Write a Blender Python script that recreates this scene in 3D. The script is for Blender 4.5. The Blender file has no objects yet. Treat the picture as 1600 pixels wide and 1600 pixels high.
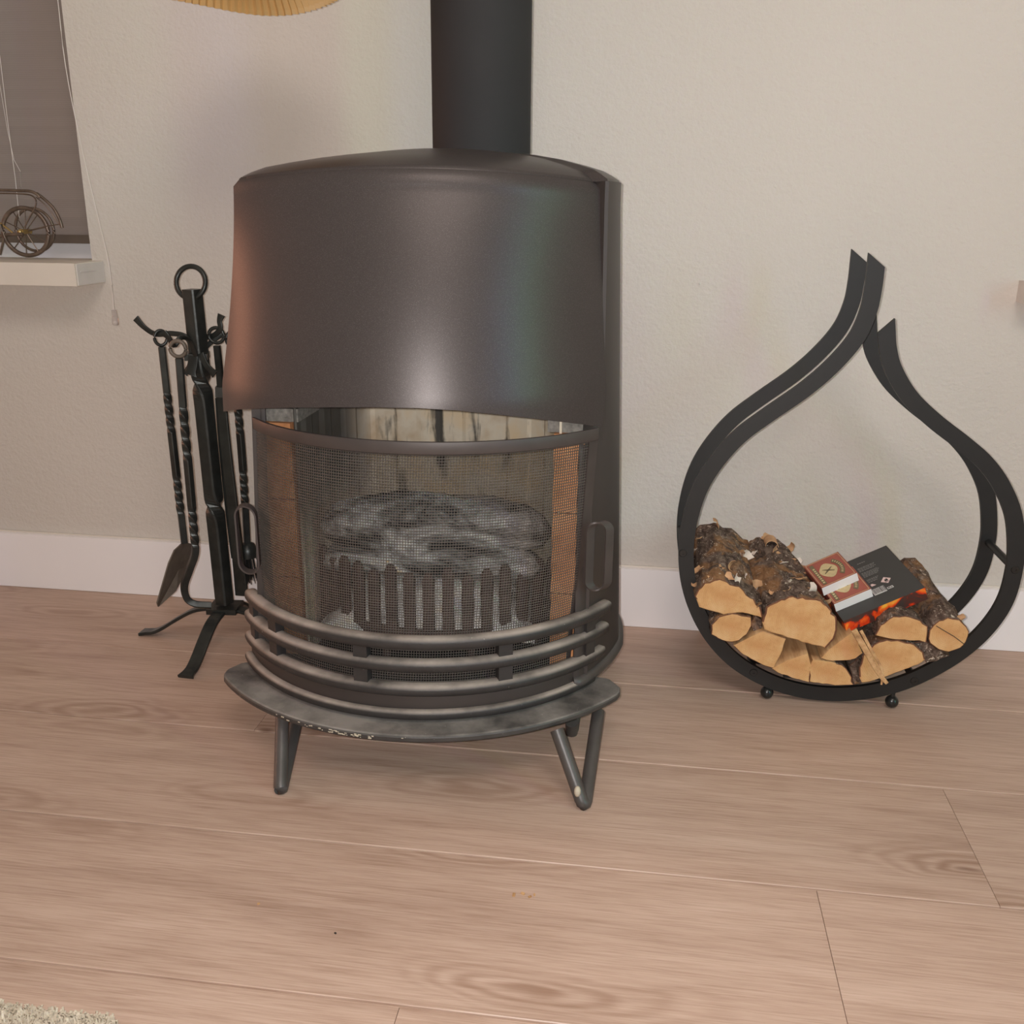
import bpy, bmesh, math, random
from mathutils import Vector, Matrix, Euler
random.seed(7)
S = bpy.context.scene
COL = S.collection
PI = math.pi

# ---------------------------------------------------------------- camera, light, exposure
cam_d = bpy.data.cameras.new('camera'); cam = bpy.data.objects.new('camera', cam_d); COL.objects.link(cam)
cam_d.sensor_width = 36; cam_d.lens = 1516.45 * 36 / 1600; cam_d.clip_start = 0.02
R_ = Vector((0.99008466, 0.14024855, 0.00791961)); U_ = Vector((-0.04995241, 0.29882466, 0.95299978)); F_ = Vector((-0.13129026, 0.94394606, -0.30286746))
m = Matrix.Identity(4)
for i in range(3):
    m[i][0] = R_[i]; m[i][1] = U_[i]; m[i][2] = -F_[i]; m[i][3] = (0, -1.60848, .72)[i]
cam.matrix_world = m
S.camera = cam
S.view_settings.view_transform = 'Standard'; S.view_settings.look = 'None'
S.view_settings.gamma = 1; S.view_settings.use_curve_mapping = False
S.view_settings.exposure = -0.27
S.cycles.max_bounces = 8
w = bpy.data.worlds.new('world'); S.world = w; w.use_nodes = True
w.node_tree.nodes['Background'].inputs[0].default_value = (.6, .7, .9, 1)
w.node_tree.nodes['Background'].inputs[1].default_value = .05

def area(name, loc, target, sx, sy, power, col, spread=180):
    d = bpy.data.lights.new(name, 'AREA'); d.shape = 'RECTANGLE'; d.size = sx; d.size_y = sy; d.energy = power; d.color = col; d.spread = math.radians(spread)
    o = bpy.data.objects.new(name, d); COL.objects.link(o); o.location = loc
    o.rotation_euler = (Vector(target) - Vector(loc)).to_track_quat('-Z', 'Y').to_euler(); return o
# the phone's flash, a centimetre and a half left of the lens
d = bpy.data.lights.new('phone_flash', 'POINT'); d.shadow_soft_size = .005; d.energy = 45; d.color = (1, .99, .985)
o = bpy.data.objects.new('phone_flash', d); COL.objects.link(o); o.location = Vector((0, -1.60848, .72)) - R_ * .016 + U_ * .006
o.rotation_euler = cam.matrix_world.to_euler()
area('ceiling_lamp_light', (.3, -1.9, 2.38), (.1, -.1, 0), 1.0, 1.0, 31, (1, .90, .84))
area('green_column_light', (2.25, -1.72, 1.35), (-.2, -.55, .7), .16, 1.9, 2.5, (.28, 1.0, .42), 70)
area('blue_column_light', (2.25, -2.25, 1.35), (-.2, -.55, .7), .26, 1.9, 3.2, (.32, .42, 1.0), 70)
area('warm_streak_light', (-2.15, -.25, 1.0), (-.4, -.5, .7), .18, 1.6, 1.5, (1, .42, .25), 50)  # unseen light, added to put the orange streak on the hood's left side

# ---------------------------------------------------------------- mesh helpers
class MB:
    def __init__(s): s.v = []; s.f = []; s.mi = []; s.sm = []
    def add(s, vs, fs, mi=0, smooth=False):
        b = len(s.v); s.v += [tuple(v) for v in vs]
        for f in fs: s.f.append(tuple(b + i for i in f)); s.mi.append(mi); s.sm.append(smooth)
    def box(s, c, d, rot=None, mi=0):
        vs = []
        for x in (-.5, .5):
            for y in (-.5, .5):
                for z in (-.5, .5):
                    v = Vector((x * d[0], y * d[1], z * d[2]))
                    if rot is not None: v = rot @ v
                    vs.append(v + Vector(c))
        s.add(vs, [(0, 1, 3, 2), (4, 6, 7, 5), (0, 4, 5, 1), (2, 3, 7, 6), (0, 2, 6, 4), (1, 5, 7, 3)], mi)
    def sweep(s, path, sec, up=(0, 0, 1), closed=False, twist=None, scale=None, mi=0, smooth=True, caps=True):
        """sec: 2D outline (a along side vector, b along up-ish vector)"""
        path = [Vector(p) for p in path]; n = len(path); up = Vector(up); rings = []
        for i, p in enumerate(path):
            a = path[(i - 1) % n] if (closed or i > 0) else p
            b = path[(i + 1) % n] if (closed or i < n - 1) else p
            t = (b - a).normalized()
            side = t.cross(up)
            if side.length < 1e-4: side = t.cross(Vector((1, 0, 0)))
            side.normalize(); u2 = side.cross(t).normalized()
            tw = twist(i / (n - 1)) if twist else 0
            sc = scale(i / (n - 1)) if scale else 1
            if not isinstance(sc, tuple): sc = (sc, sc)
            c, q = math.cos(tw), math.sin(tw)
            rings.append([p + side * ((x * c - y * q) * sc[0]) + u2 * ((x * q + y * c) * sc[1]) for x, y in sec])
        k = len(sec); vs = [v for r in rings for v in r]; fs = []
        for i in range(n if closed else n - 1):
            for j in range(k):
                a = i * k + j; b = i * k + (j + 1) % k; a2 = ((i + 1) % n) * k + j; b2 = ((i + 1) % n) * k + (j + 1) % k
                fs.append((a, b, b2, a2))
        s.add(vs, fs, mi, smooth)
        if caps and not closed:
            s.add(rings[0], [tuple(range(k))[::-1]], mi); s.add(rings[-1], [tuple(range(k))], mi)
    def tube(s, path, r, n=10, closed=False, mi=0, scale=None, caps=True):
        s.sweep(path, [(r * math.cos(2 * PI * i / n), r * math.sin(2 * PI * i / n)) for i in range(n)], up=(.013, .021, 1), closed=closed, scale=scale, mi=mi, caps=caps)
    def lathe(s, prof, c=(0, 0, 0), n=32, mi=0, smooth=True, sq=(1, 1)):
        vs = []; fs = []
        for r, z in prof:
            for j in range(n):
                a = 2 * PI * j / n; vs.append((c[0] + r * math.cos(a) * sq[0], c[1] + r * math.sin(a) * sq[1], c[2] + z))
        for i in range(len(prof) - 1):
            for j in range(n): fs.append((i * n + j, i * n + (j + 1) % n, (i + 1) * n + (j + 1) % n, (i + 1) * n + j))
        s.add(vs, fs, mi, smooth)
    def sphere(s, c, r, n=16, mi=0, sq=(1, 1, 1)):
        h = n // 2; prof = [(r * max(math.sin(PI * i / h), 1e-5), -r * math.cos(PI * i / h) * sq[2]) for i in range(h + 1)]
        s.lathe(prof, c, n, mi, sq=sq[:2])
    def prism(s, poly, z0, z1, mi=0, side_mi=None, smooth=False):
        """poly: xy outline extruded in z"""
        k = len(poly); vs = [(x, y, z0) for x, y in poly] + [(x, y, z1) for x, y in poly]
        s.add(vs, [tuple(range(k))[::-1], tuple(range(k, 2 * k))], mi)
        s.add(vs, [(i, (i + 1) % k, k + (i + 1) % k, k + i) for i in range(k)], mi if side_mi is None else side_mi, smooth)
    def grid(s, rows, mi=0, smooth=True, wrap=False):
        n = len(rows[0]); vs = [v for r in rows for v in r]; fs = []
        for i in range(len(rows) - 1):
            for j in range(n if wrap else n - 1):
                fs.append((i * n + j, i * n + (j + 1) % n, (i + 1) * n + (j + 1) % n, (i + 1) * n + j))
        s.add(vs, fs, mi, smooth)
    def build(s, name, mats, parent=None, bevel=0, seg=2, solid=0, loc=None, weld=True, fix=True):
        me = bpy.data.meshes.new(name)
        vs = s.v
        if loc is not None:
            L = Vector(loc); vs = [tuple(Vector(v) - L) for v in vs]
        me.from_pydata(vs, [], s.f)
        for p, mi, sm in zip(me.polygons, s.mi, s.sm): p.material_index = mi; p.use_smooth = sm
        if weld:
            bm = bmesh.new(); bm.from_mesh(me); bmesh.ops.remove_doubles(bm, verts=bm.verts, dist=1e-6)
            if fix: bmesh.ops.recalc_face_normals(bm, faces=bm.faces)
            bm.to_mesh(me); bm.free()
        for mt in (mats if isinstance(mats, (list, tuple)) else [mats]): me.materials.append(mt)
        me.update(); me.name = name
        o = bpy.data.objects.new(name, me); COL.objects.link(o)
        if loc is not None: o.location = loc
        if parent is not None:
            o.parent = parent
            o.matrix_parent_inverse = Matrix.Translation(parent.location).inverted() if True else Matrix()
            if parent.parent is not None: o.matrix_parent_inverse = Matrix.Identity(4)
        if solid:
            q = o.modifiers.new('solid', 'SOLIDIFY'); q.thickness = solid; q.offset = 0
        q = o.modifiers.new('split', 'EDGE_SPLIT'); q.split_angle = .9
        if bevel:
            q = o.modifiers.new('bevel', 'BEVEL'); q.width = bevel; q.segments = seg; q.limit_method = 'ANGLE'; q.angle_limit = .7
        return o

def tag(o, label=None, cat=None, group=None, kind=None):
    if label: o['label'] = label
    if cat: o['category'] = cat
    if group: o['group'] = group
    if kind: o['kind'] = kind
    return o
def thing(name, label, cat, loc=(0, 0, 0), group=None):
    o = bpy.data.objects.new(name, None); COL.objects.link(o); o.location = loc; o.empty_display_size = .05
    return tag(o, label, cat, group)
def crom(pts, per=6, closed=False):
    P_ = [Vector(p) for p in pts]; n = len(P_); out = []
    for i in range(n if closed else n - 1):
        if closed: a, b, c, d_ = P_[(i - 1) % n], P_[i], P_[(i + 1) % n], P_[(i + 2) % n]
        else: a, b, c, d_ = P_[max(i - 1, 0)], P_[i], P_[i + 1], P_[min(i + 2, n - 1)]
        for k in range(per):
            t = k / per
            out.append(.5 * ((2 * b) + (c - a) * t + (2 * a - 5 * b + 4 * c - d_) * t * t + (3 * b - a - 3 * c + d_) * t ** 3))
    if not closed: out.append(P_[-1])
    return out
def rsec(w_, h_, r=.002, n=3):
    o_ = []
    for cx, cy, a0 in ((w_ / 2 - r, h_ / 2 - r, 0), (-w_ / 2 + r, h_ / 2 - r, PI / 2), (-w_ / 2 + r, -h_ / 2 + r, PI), (w_ / 2 - r, -h_ / 2 + r, 1.5 * PI)):
        for i in range(n): a = a0 + PI / 2 * i / (n - 1); o_.append((cx + r * math.cos(a), cy + r * math.sin(a)))
    return o_

# ---------------------------------------------------------------- materials
def lin(r, g, b):
    f = lambda c: (c / 255 / 12.92) if c / 255 <= .04045 else ((c / 255 + .055) / 1.055) ** 2.4
    return (f(r), f(g), f(b), 1)
class NT:
    def __init__(s, name):
        s.m = bpy.data.materials.new(name); s.m.use_nodes = True; s.t = s.m.node_tree; s.b = s.t.nodes['Principled BSDF']
    def n(s, typ, **kw):
        x = s.t.nodes.new('ShaderNode' + typ)
        for k, v in kw.items():
            if k in x.inputs: 
                if hasattr(v, 'is_output'): s.t.links.new(v, x.inputs[k])
                else: x.inputs[k].default_value = v
            else: setattr(x, k, v)
        return x
    def l(s, a, b): s.t.links.new(a, b)
    def coord(s, scale=(1, 1, 1), kind='Object', loc=(0, 0, 0), rnd=0):
        tc = s.n('TexCoord'); mp = s.n('Mapping'); mp.inputs['Scale'].default_value = scale; mp.inputs['Location'].default_value = loc
        src = tc.outputs[kind]
        if rnd:
            oi = s.n('ObjectInfo'); vm = s.n('VectorMath', operation='SCALE'); vm.inputs[0].default_value = (rnd, rnd * .73, rnd * 1.31); s.l(oi.outputs['Random'], vm.inputs['Scale'])
            ad = s.n('VectorMath', operation='ADD'); s.l(src, ad.inputs[0]); s.l(vm.outputs[0], ad.inputs[1]); src = ad.outputs[0]
        s.l(src, mp.inputs[0]); return mp.outputs[0]
    def noise(s, vec, scale=5, detail=4, rough=.5, dist=0):
        x = s.n('TexNoise'); s.l(vec, x.inputs['Vector']); x.inputs['Scale'].default_value = scale; x.inputs['Detail'].default_value = detail
        x.inputs['Roughness'].default_value = rough; x.inputs['Distortion'].default_value = dist; return x.outputs['Fac']
    def ramp(s, fac, stops):
        x = s.n('ValToRGB'); e = x.color_ramp.elements
        while len(e) < len(stops): e.new(.5)
        for q, (p, c) in zip(e, stops): q.position = p; q.color = c if len(c) == 4 else (*c, 1)
        s.l(fac, x.inputs[0]); return x.outputs[0]
    def mix(s, fac, a, b, mode='MIX'):
        x = s.n('Mix', data_type='RGBA', blend_type=mode)
        for i, v in ((0, fac), (6, a), (7, b)):
            if hasattr(v, 'is_output'): s.l(v, x.inputs[i])
            else: x.inputs[i].default_value = v
        return x.outputs[2]
    def math(s, op, a, b=0.):
        x = s.n('Math', operation=op)
        for i, v in ((0, a), (1, b)):
            if hasattr(v, 'is_output'): s.l(v, x.inputs[i])
            else: x.inputs[i].default_value = v
        return x.outputs[0]
    def bump(s, h, strength=.3, dist=.002):
        x = s.n('Bump'); x.inputs['Strength'].default_value = strength; x.inputs['Distance'].default_value = dist
        s.l(h, x.inputs['Height']); s.l(x.outputs[0], s.b.inputs['Normal'])
    def set(s, col=None, rough=None, metal=None, spec=None):
        for k, v in (('Base Color', col), ('Roughness', rough), ('Metallic', metal), ('Specular IOR Level', spec)):
            if v is None: continue
            if hasattr(v, 'is_output'): s.l(v, s.b.inputs[k])
            else: s.b.inputs[k].default_value = v
        return s.m
def simple(name, col, rough=.5, metal=0, spec=.5, var=.15, scale=30, bump=0, bs=200):
    t = NT(name); v = t.coord(); nz = t.noise(v, scale, 4)
    lo = tuple(c * (1 - var) for c in col[:3]) + (1,); hi = tuple(min(1, c * (1 + var)) for c in col[:3]) + (1,)
    c = t.ramp(nz, [(.3, lo), (.7, hi)])
    if bump: t.bump(t.noise(v, bs, 3), bump, .001)
    return t.set(c, rough, metal, spec)

M = {}
# plaster wall
t = NT('wall_plaster'); v = t.coord()
big = t.noise(v, 1.3, 2); c = t.ramp(big, [(.3, lin(208, 200, 191)), (.7, lin(216, 208, 200))])
sp = t.noise(v, 150, 3, .6); sp2 = t.noise(v, 55, 3, .6)
t.bump(t.math('ADD', t.math('MULTIPLY', sp, .6), t.math('MULTIPLY', sp2, .6)), .9, .0026)
M['wall'] = t.set(c, .78, 0, .25)
t = NT('ceiling_paint'); v = t.coord(); t.bump(t.noise(v, 90, 3), .3, .002); M['ceiling'] = t.set(t.ramp(t.noise(v, 2, 2), [(.3, lin(222, 216, 206)), (.7, lin(228, 222, 212))]), .9)
M['white'] = simple('white_lacquer', lin(248, 243, 243), .45, var=.015, scale=6)
M['sill'] = simple('painted_sill', lin(222, 212, 200), .5, var=.03, scale=20)
M['sill_end'] = simple('sill_end_paint', lin(212, 206, 200), .6, var=.05, scale=30)
# oak laminate
t = NT('oak_laminate')
v = t.coord((1.0, 7.5, 7.5), rnd=37.0)
g1 = t.noise(v, 2.2, 5, .55, .6)
v2 = t.coord((7, 210, 210), rnd=11.0); g2 = t.noise(v2, 2.2, 4, .65)
v3 = t.coord((2.0, 34, 34), rnd=23.0); g3 = t.noise(v3, 2.2, 4, .6, .4)
c = t.ramp(g1, [(.30, lin(154, 124, 106)), (.46, lin(182, 153, 134)), (.60, lin(196, 167, 148)), (.75, lin(209, 182, 164))])
c = t.mix(.34, c, t.ramp(g3, [(.32, lin(152, 122, 104)), (.52, lin(190, 161, 143)), (.7, lin(204, 177, 160))]))
c = t.mix(.36, c, t.ramp(g2, [(.34, lin(146, 116, 99)), (.50, lin(188, 160, 143)), (.64, lin(206, 180, 164))]))
# cathedral figure and knots
kv = t.coord((2.3, 8.5, 1), rnd=19.0)
wob = t.noise(kv, 1.6, 3, .5); kv2 = t.n('VectorMath', operation='ADD'); t.l(kv, kv2.inputs[0])
wv = t.n('CombineXYZ'); t.l(t.math('MULTIPLY', wob, .55), wv.inputs[0]); t.l(t.math('MULTIPLY', wob, .5), wv.inputs[1]); t.l(wv.outputs[0], kv2.inputs[1])
vo = t.n('TexVoronoi'); vo.inputs['Scale'].default_value = 1.0; t.l(kv2.outputs[0], vo.inputs['Vector'])
dd = vo.outputs['Distance']
rings = t.math('SINE', t.math('MULTIPLY', dd, 75.0))
mask = t.ramp(dd, [(.03, (1, 1, 1)), (.42, (0, 0, 0))])
rsh = t.math('MULTIPLY', t.math('MULTIPLY', t.math('ADD', rings, 1.0), .36), mask)
c = t.mix(rsh, c, lin(136, 101, 80))
core = t.ramp(dd, [(.018, (1, 1, 1)), (.065, (0, 0, 0))])
c = t.mix(t.math('MULTIPLY', core, .85), c, lin(104, 72, 56))
oi = t.n('ObjectInfo'); hv = t.n('HueSaturation'); t.l(c, hv.inputs['Color'])
t.l(t.math('ADD', t.math('MULTIPLY', oi.outputs['Random'], .08), .97), hv.inputs['Value'])
t.bump(g2, .12, .0006)
M['oak'] = t.set(hv.outputs[0], t.math('ADD', t.math('MULTIPLY', g2, .12), .36), 0, .42)
M['joint'] = simple('joint_highlight', lin(255, 236, 214), .5, var=.04)  # pale colour stands in for plank bevels catching the flash
# stove metals
t = NT('hood_paint'); v = t.coord()
fl = t.noise(v, 1400, 2, .7); cl = t.noise(v, 5, 3)
c = t.ramp(cl, [(.3, lin(70, 63, 61)), (.7, lin(75, 68, 66))])
c = t.mix(t.ramp(fl, [(.55, (0, 0, 0)), (.72, (.18, .18, .18))]), c, lin(170, 164, 160))
sc = t.noise(t.coord((260, 260, 14)), 1.2, 4, .7, 1.5)
c = t.mix(t.ramp(sc, [(.70, (0, 0, 0)), (.76, (.10, .10, .10))]), c, lin(180, 170, 165))
t.bump(fl, .10, .0003)
M['hood'] = t.set(c, .37, .30, .22)
M['shell'] = simple('shell_paint', lin(68, 61, 58), .5, .25, var=.08, scale=8, bump=.05)
M['pipe'] = simple('pipe_paint', lin(52, 50, 50), .72, .0, spec=.18, var=.05, scale=9, bump=.08, bs=500)
M['frame'] = simple('screen_frame_metal', lin(74, 66, 63), .5, .25, var=.12, scale=25)
M['wire'] = simple('wire_steel', lin(94, 86, 80), .55, .2, var=.15, scale=60)
# dusty cast iron: dust lies on upward faces
def dusty(name, base, dust, amount=.9, rough=.6, ns=9):
    t = NT(name); v = t.coord(); ge = t.n('NewGeometry'); sx = t.n('SeparateXYZ'); t.l(ge.outputs['Normal'], sx.inputs[0])
    up = t.ramp(sx.outputs[2], [(.25, (0, 0, 0)), (.85, (1, 1, 1))])
    bl = t.ramp(t.noise(v, ns, 5, .6), [(.34, (.15, .15, .15)), (.62, (1, 1, 1))])
    f = t.math('MULTIPLY', t.math('MULTIPLY', up, bl), amount)
    b = t.ramp(t.noise(v, 40, 4), [(.3, tuple(q * .8 for q in base[:3])), (.7, tuple(q * 1.2 for q in base[:3]))])
    c = t.mix(f, b, dust)
    spk = t.ramp(t.noise(v, 260, 2), [(.74, (0, 0, 0)), (.78, (.5, .5, .5))]); c = t.mix(spk, c, lin(190, 185, 178))
    t.bump(t.noise(v, 300, 3), .35, .0008)
    return t.set(c, t.math('ADD', t.math('MULTIPLY', f, .3), rough - .12), 0, .45)
M['bar'] = dusty('dusty_iron_bar', lin(48, 45, 44), lin(172, 159, 148))
M['plate'] = dusty('dusty_hearth_plate', lin(62, 59, 57), lin(146, 139, 132), .85, .6, 14)
M['leg'] = simple('leg_iron', lin(82, 77, 74), .42, .2, var=.15, scale=30, bump=.2)
M['chip'] = simple('chipped_paint', lin(190, 178, 158), .8, var=.1)
M['grate'] = simple('grate_iron', lin(84, 66, 60), .7, .0, var=.25, scale=40, bump=.4)
M['black_inside'] = simple('soot_black', lin(40, 38, 37), .85, var=.3, scale=20, bump=.3)
# firebox liner with soot
t = NT('liner_soot'); v = t.coord()
sv = t.coord((26, 26, 3.2)); nz = t.noise(sv, 1.4, 5, .6, .6); bl = t.noise(v, 9, 5, .65)
soot = t.ramp(t.math('ADD', t.math('MULTIPLY', nz, .72), t.math('MULTIPLY', bl, .34)), [(.38, (1, 1, 1)), (.47, (0, 0, 0))])
col = t.ramp(t.noise(v, 16, 4), [(.3, lin(190, 162, 128)), (.5, lin(222, 208, 186)), (.7, lin(226, 198, 158))])
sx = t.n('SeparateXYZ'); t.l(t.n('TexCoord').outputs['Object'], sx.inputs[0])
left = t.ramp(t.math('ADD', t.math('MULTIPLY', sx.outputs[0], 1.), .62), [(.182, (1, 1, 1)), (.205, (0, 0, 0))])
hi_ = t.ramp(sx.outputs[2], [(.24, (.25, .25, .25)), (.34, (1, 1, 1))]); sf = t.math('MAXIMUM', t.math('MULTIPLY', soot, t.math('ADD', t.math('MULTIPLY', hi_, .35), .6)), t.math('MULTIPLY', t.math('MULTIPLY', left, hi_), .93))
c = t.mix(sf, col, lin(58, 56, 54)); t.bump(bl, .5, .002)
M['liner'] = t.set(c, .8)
t = NT('fire_brick'); v = t.coord(); nz = t.noise(v, 14, 5, .6)
c = t.ramp(nz, [(.25, lin(150, 96, 58)), (.5, lin(205, 140, 92)), (.75, lin(226, 170, 122))]); t.bump(t.noise(v, 120, 4), .5, .002); M['brick'] = t.set(c, .9)
M['stone'] = simple('grey_speckled_stone', lin(128, 122, 114), .85, var=.35, scale=160, bump=.5)
t = NT('ash_stone'); v = t.coord(); nz = t.noise(v, 30, 6, .65)
c = t.ramp(nz, [(.28, lin(60, 58, 56)), (.42, lin(190, 187, 184)), (.55, lin(238, 236, 232)), (.8, lin(238, 212, 162))]); t.bump(nz, .7, .006); M['ash'] = t.set(c, .95)
t = NT('charred_log'); v = t.coord((1, 2, 2)); nz = t.noise(v, 11, 7, .7, .6)
c = t.ramp(nz, [(.40, lin(40, 38, 38)), (.46, lin(120, 118, 116)), (.54, lin(186, 184, 182)), (.61, lin(226, 222, 216)), (.68, lin(232, 196, 136))]); t.bump(nz, .8, .008); M['char'] = t.set(c, .95)
# wrought iron
M['wrought'] = simple('wrought_iron', lin(58, 60, 58), .36, .55, var=.25, scale=40, bump=.35, bs=90)
M['wrought_bronze'] = simple('worn_iron_blade', lin(104, 94, 84), .5, .15, var=.25, scale=40, bump=.3, bs=60)
M['black'] = simple('black_powder_coat', lin(31, 30, 29), .5, .0, var=.08, scale=50, bump=.1, bs=700)
M['ball'] = simple('black_ball_foot', lin(34, 34, 33), .28, .0, var=.08)
# wood
t = NT('cut_wood_face'); v = t.coord(); tc = t.n('TexCoord'); sx = t.n('SeparateXYZ'); wv = t.noise(v, 22, 3)
t.l(tc.outputs['Object'], sx.inputs[0])
r2_ = t.math('SQRT', t.math('ADD', t.math('POWER', sx.outputs[0], 2.), t.math('POWER', sx.outputs[2], 2.)))
rr = t.math('SINE', t.math('MULTIPLY', t.math('ADD', r2_, t.math('MULTIPLY', wv, .006)), 2300.))
c = t.ramp(t.noise(v, 26, 5, .6), [(.3, lin(190, 140, 90)), (.5, lin(210, 164, 113)), (.72, lin(222, 184, 136))])
c = t.mix(t.math('MULTIPLY', t.math('ADD', rr, 1.), .07), c, lin(176, 122, 70))
core = t.ramp(r2_, [(.0, (1, 1, 1)), (.022, (0, 0, 0))]); c = t.mix(t.math('MULTIPLY', core, .35), c, lin(182, 116, 66))
fine = t.noise(v, 420, 3); c = t.mix(t.ramp(fine, [(.60, (0, 0, 0)), (.70, (.35, .35, .35))]), c, lin(170, 120, 72))
t.bump(t.noise(v, 300, 3), .5, .001); M['cut'] = t.set(c, .75, 0, .2)
t = NT('split_wood_side'); v = t.coord((60, 5, 60)); c = t.ramp(t.noise(v, 1.6, 5, .6), [(.3, lin(150, 112, 76)), (.5, lin(190, 148, 104)), (.7, lin(214, 176, 130))]); t.bump(t.noise(v, 3, 3), .5, .002); M['split'] = t.set(c, .8, 0, .3)
t = NT('birch_bark'); lg = t.noise(t.coord(rnd=9.), 17, 3, .5, .8)
v = t.coord((60, 26, 60), rnd=9.); nz = t.noise(v, 1.7, 8, .75, .7)
tan_ = t.ramp(nz, [(.3, lin(104, 74, 52)), (.5, lin(146, 108, 76)), (.7, lin(170, 130, 96))])
drk = t.ramp(nz, [(.3, lin(44, 36, 32)), (.46, lin(88, 72, 63)), (.58, lin(124, 106, 94)), (.70, lin(158, 140, 126))])
c = t.mix(t.ramp(lg, [(.40, (1, 1, 1)), (.50, (0, 0, 0))]), drk, tan_)
v2 = t.coord((90, 60, 90), rnd=3.); n2 = t.noise(v2, 1.3, 6, .7, 1.5)
c = t.mix(t.ramp(n2, [(.60, (0, 0, 0)), (.63, (.9, .9, .9)), (.69, (.9, .9, .9)), (.72, (0, 0, 0))]), c, lin(216, 198, 180))
t.bump(t.math('ADD', nz, t.math('MULTIPLY', n2, .5)), .8, .0025); M['bark'] = t.set(c, .9, 0, .15)
M['bark_rim'] = simple('bark_edge', lin(112, 70, 48), .85, var=.3, scale=90)
M['flake'] = simple('bark_curl', lin(196, 152, 112), .8, var=.28, scale=60)
M['pale_curl'] = simple('pale_bark_curl', lin(222, 206, 192), .8, var=.12, scale=60)
# boxes
M['box_black'] = simple('carton_black', lin(62, 60, 58), .42, var=.06, scale=30)
t = NT('carton_flames'); v = t.coord((1, 1, 1)); nz = t.noise(v, 24, 4, .5, 1.2)
c = t.ramp(nz, [(.40, lin(70, 58, 54)), (.50, lin(96, 52, 44)), (.54, lin(224, 60, 26)), (.62, lin(250, 104, 36)), (.72, lin(255, 186, 72))]); M['flames'] = t.set(c, .38)
M['match_red'] = simple('match_label_red', lin(164, 88, 74), .5, var=.08, scale=120)
M['match_white'] = simple('match_tray_white', lin(236, 232, 230), .5, var=.02)
M['cream'] = simple('print_cream', lin(206, 184, 138), .5, var=.08, scale=200)
M['olive'] = simple('print_olive', lin(118, 104, 76), .5, var=.08)
M['print_grey'] = simple('print_grey', lin(126, 122, 118), .5, var=.05)
M['print_pink'] = simple('print_pale', lin(226, 196, 190), .5, var=.03)
M['print_white'] = simple('print_white', lin(206, 202, 198), .5, var=.03)
M['print_dark'] = simple('print_dark', lin(48, 44, 42), .5, var=.03)
M['print_redline'] = simple('print_red', lin(176, 70, 54), .5, var=.03)
# window
t = NT('pleated_blind'); v = t.coord((1, 1, 1)); wv_ = t.n('TexWave', wave_type='BANDS', bands_direction='Z'); t.l(v, wv_.inputs['Vector']); wv_.inputs['Scale'].default_value = 90
c = t.ramp(t.noise(v, 3, 3), [(.3, lin(142, 131, 125)), (.7, lin(152, 141, 135))]); c = t.mix(t.math('MULTIPLY', wv_.outputs['Fac'], .10), c, lin(112, 100, 93)); t.bump(t.noise(v, 400, 2), .2, .0005); M['blind'] = t.set(c, .8, 0, .2)
M['blind_rail'] = simple('blind_rail', lin(112, 100, 90), .45, .3, var=.1)
M['cord'] = simple('white_cord', lin(222, 214, 208), .6, var=.03)
t = NT('clear_plastic'); t.b.inputs['Transmission Weight'].default_value = .8; t.b.inputs['IOR'].default_value = 1.45; M['plastic'] = t.set(lin(226, 220, 218), .08)
M['antique'] = simple('antique_metal', lin(122, 106, 94), .4, .65, var=.25, scale=70)
M['brass'] = simple('brass_glint', lin(196, 168, 112), .3, .8, var=.15, scale=70)
t = NT('pleated_shade'); v = t.coord(); c = t.ramp(t.noise(v, 8, 3), [(.3, lin(206, 162, 100)), (.7, lin(228, 190, 130))]); t.b.inputs['Subsurface Weight'].default_value = 0; M['shade'] = t.set(c, .55)
t = NT('carpet_wool'); v = t.coord(); c = t.ramp(t.noise(v, 120, 3), [(.3, lin(176, 162, 142)), (.7, lin(216, 204, 184))]); M['rug'] = t.set(c, .95, 0, .1)
M['glass'] = simple('window_glass_night', lin(30, 34, 40), .05)

# ---------------------------------------------------------------- setting
XL, XR, YF, ZC = -2.3, 2.5, -4.4, 2.45
WY = .012
def struct(o): o['kind'] = 'structure'; return o
# floor: bed under separate planks, pale to paint the bevel highlights into the joints
b = MB(); b.box(((XL + XR) / 2, (YF + WY) / 2, -.012), (XR - XL, WY - YF + .2, .016)); floor = struct(b.build('floor', M['joint']))
W_, OFF = .2268110769, .219312
rows = []; y1 = .010; y0 = -OFF; k = 0
starts = {0: .74, 1: -.531, 2: .406, 3: .213, 4: -.201, 5: .55, 6: -.05}
PL = 1.38; gap = .0013
mesh_cache = {}
def plank_mesh(L, Wd):
    key = (round(L, 4), round(Wd, 4))
    if key in mesh_cache: return mesh_cache[key]
    me = bpy.data.meshes.new('plank'); be = .0008; h = .008
    x, y = L / 2, Wd / 2
    vs = [(-x, -y, -h), (x, -y, -h), (x, y, -h), (-x, y, -h), (-x, -y, -be), (x, -y, -be), (x, y, -be), (-x, y, -be),
          (-x + be * .3, -y + be, 0), (x - be * .3, -y + be, 0), (x - be * .3, y - be, 0), (-x + be * .3, y - be, 0)]
    fs = [(0, 3, 2, 1), (0, 1, 5, 4), (1, 2, 6, 5), (2, 3, 7, 6), (3, 0, 4, 7), (4, 5, 9, 8), (5, 6, 10, 9), (6, 7, 11, 10), (7, 4, 8, 11), (8, 9, 10, 11)]
    me.from_pydata(vs, [], fs); me.materials.append(M['oak']); me.update(); mesh_cache[key] = me; return me
r = 0
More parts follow.
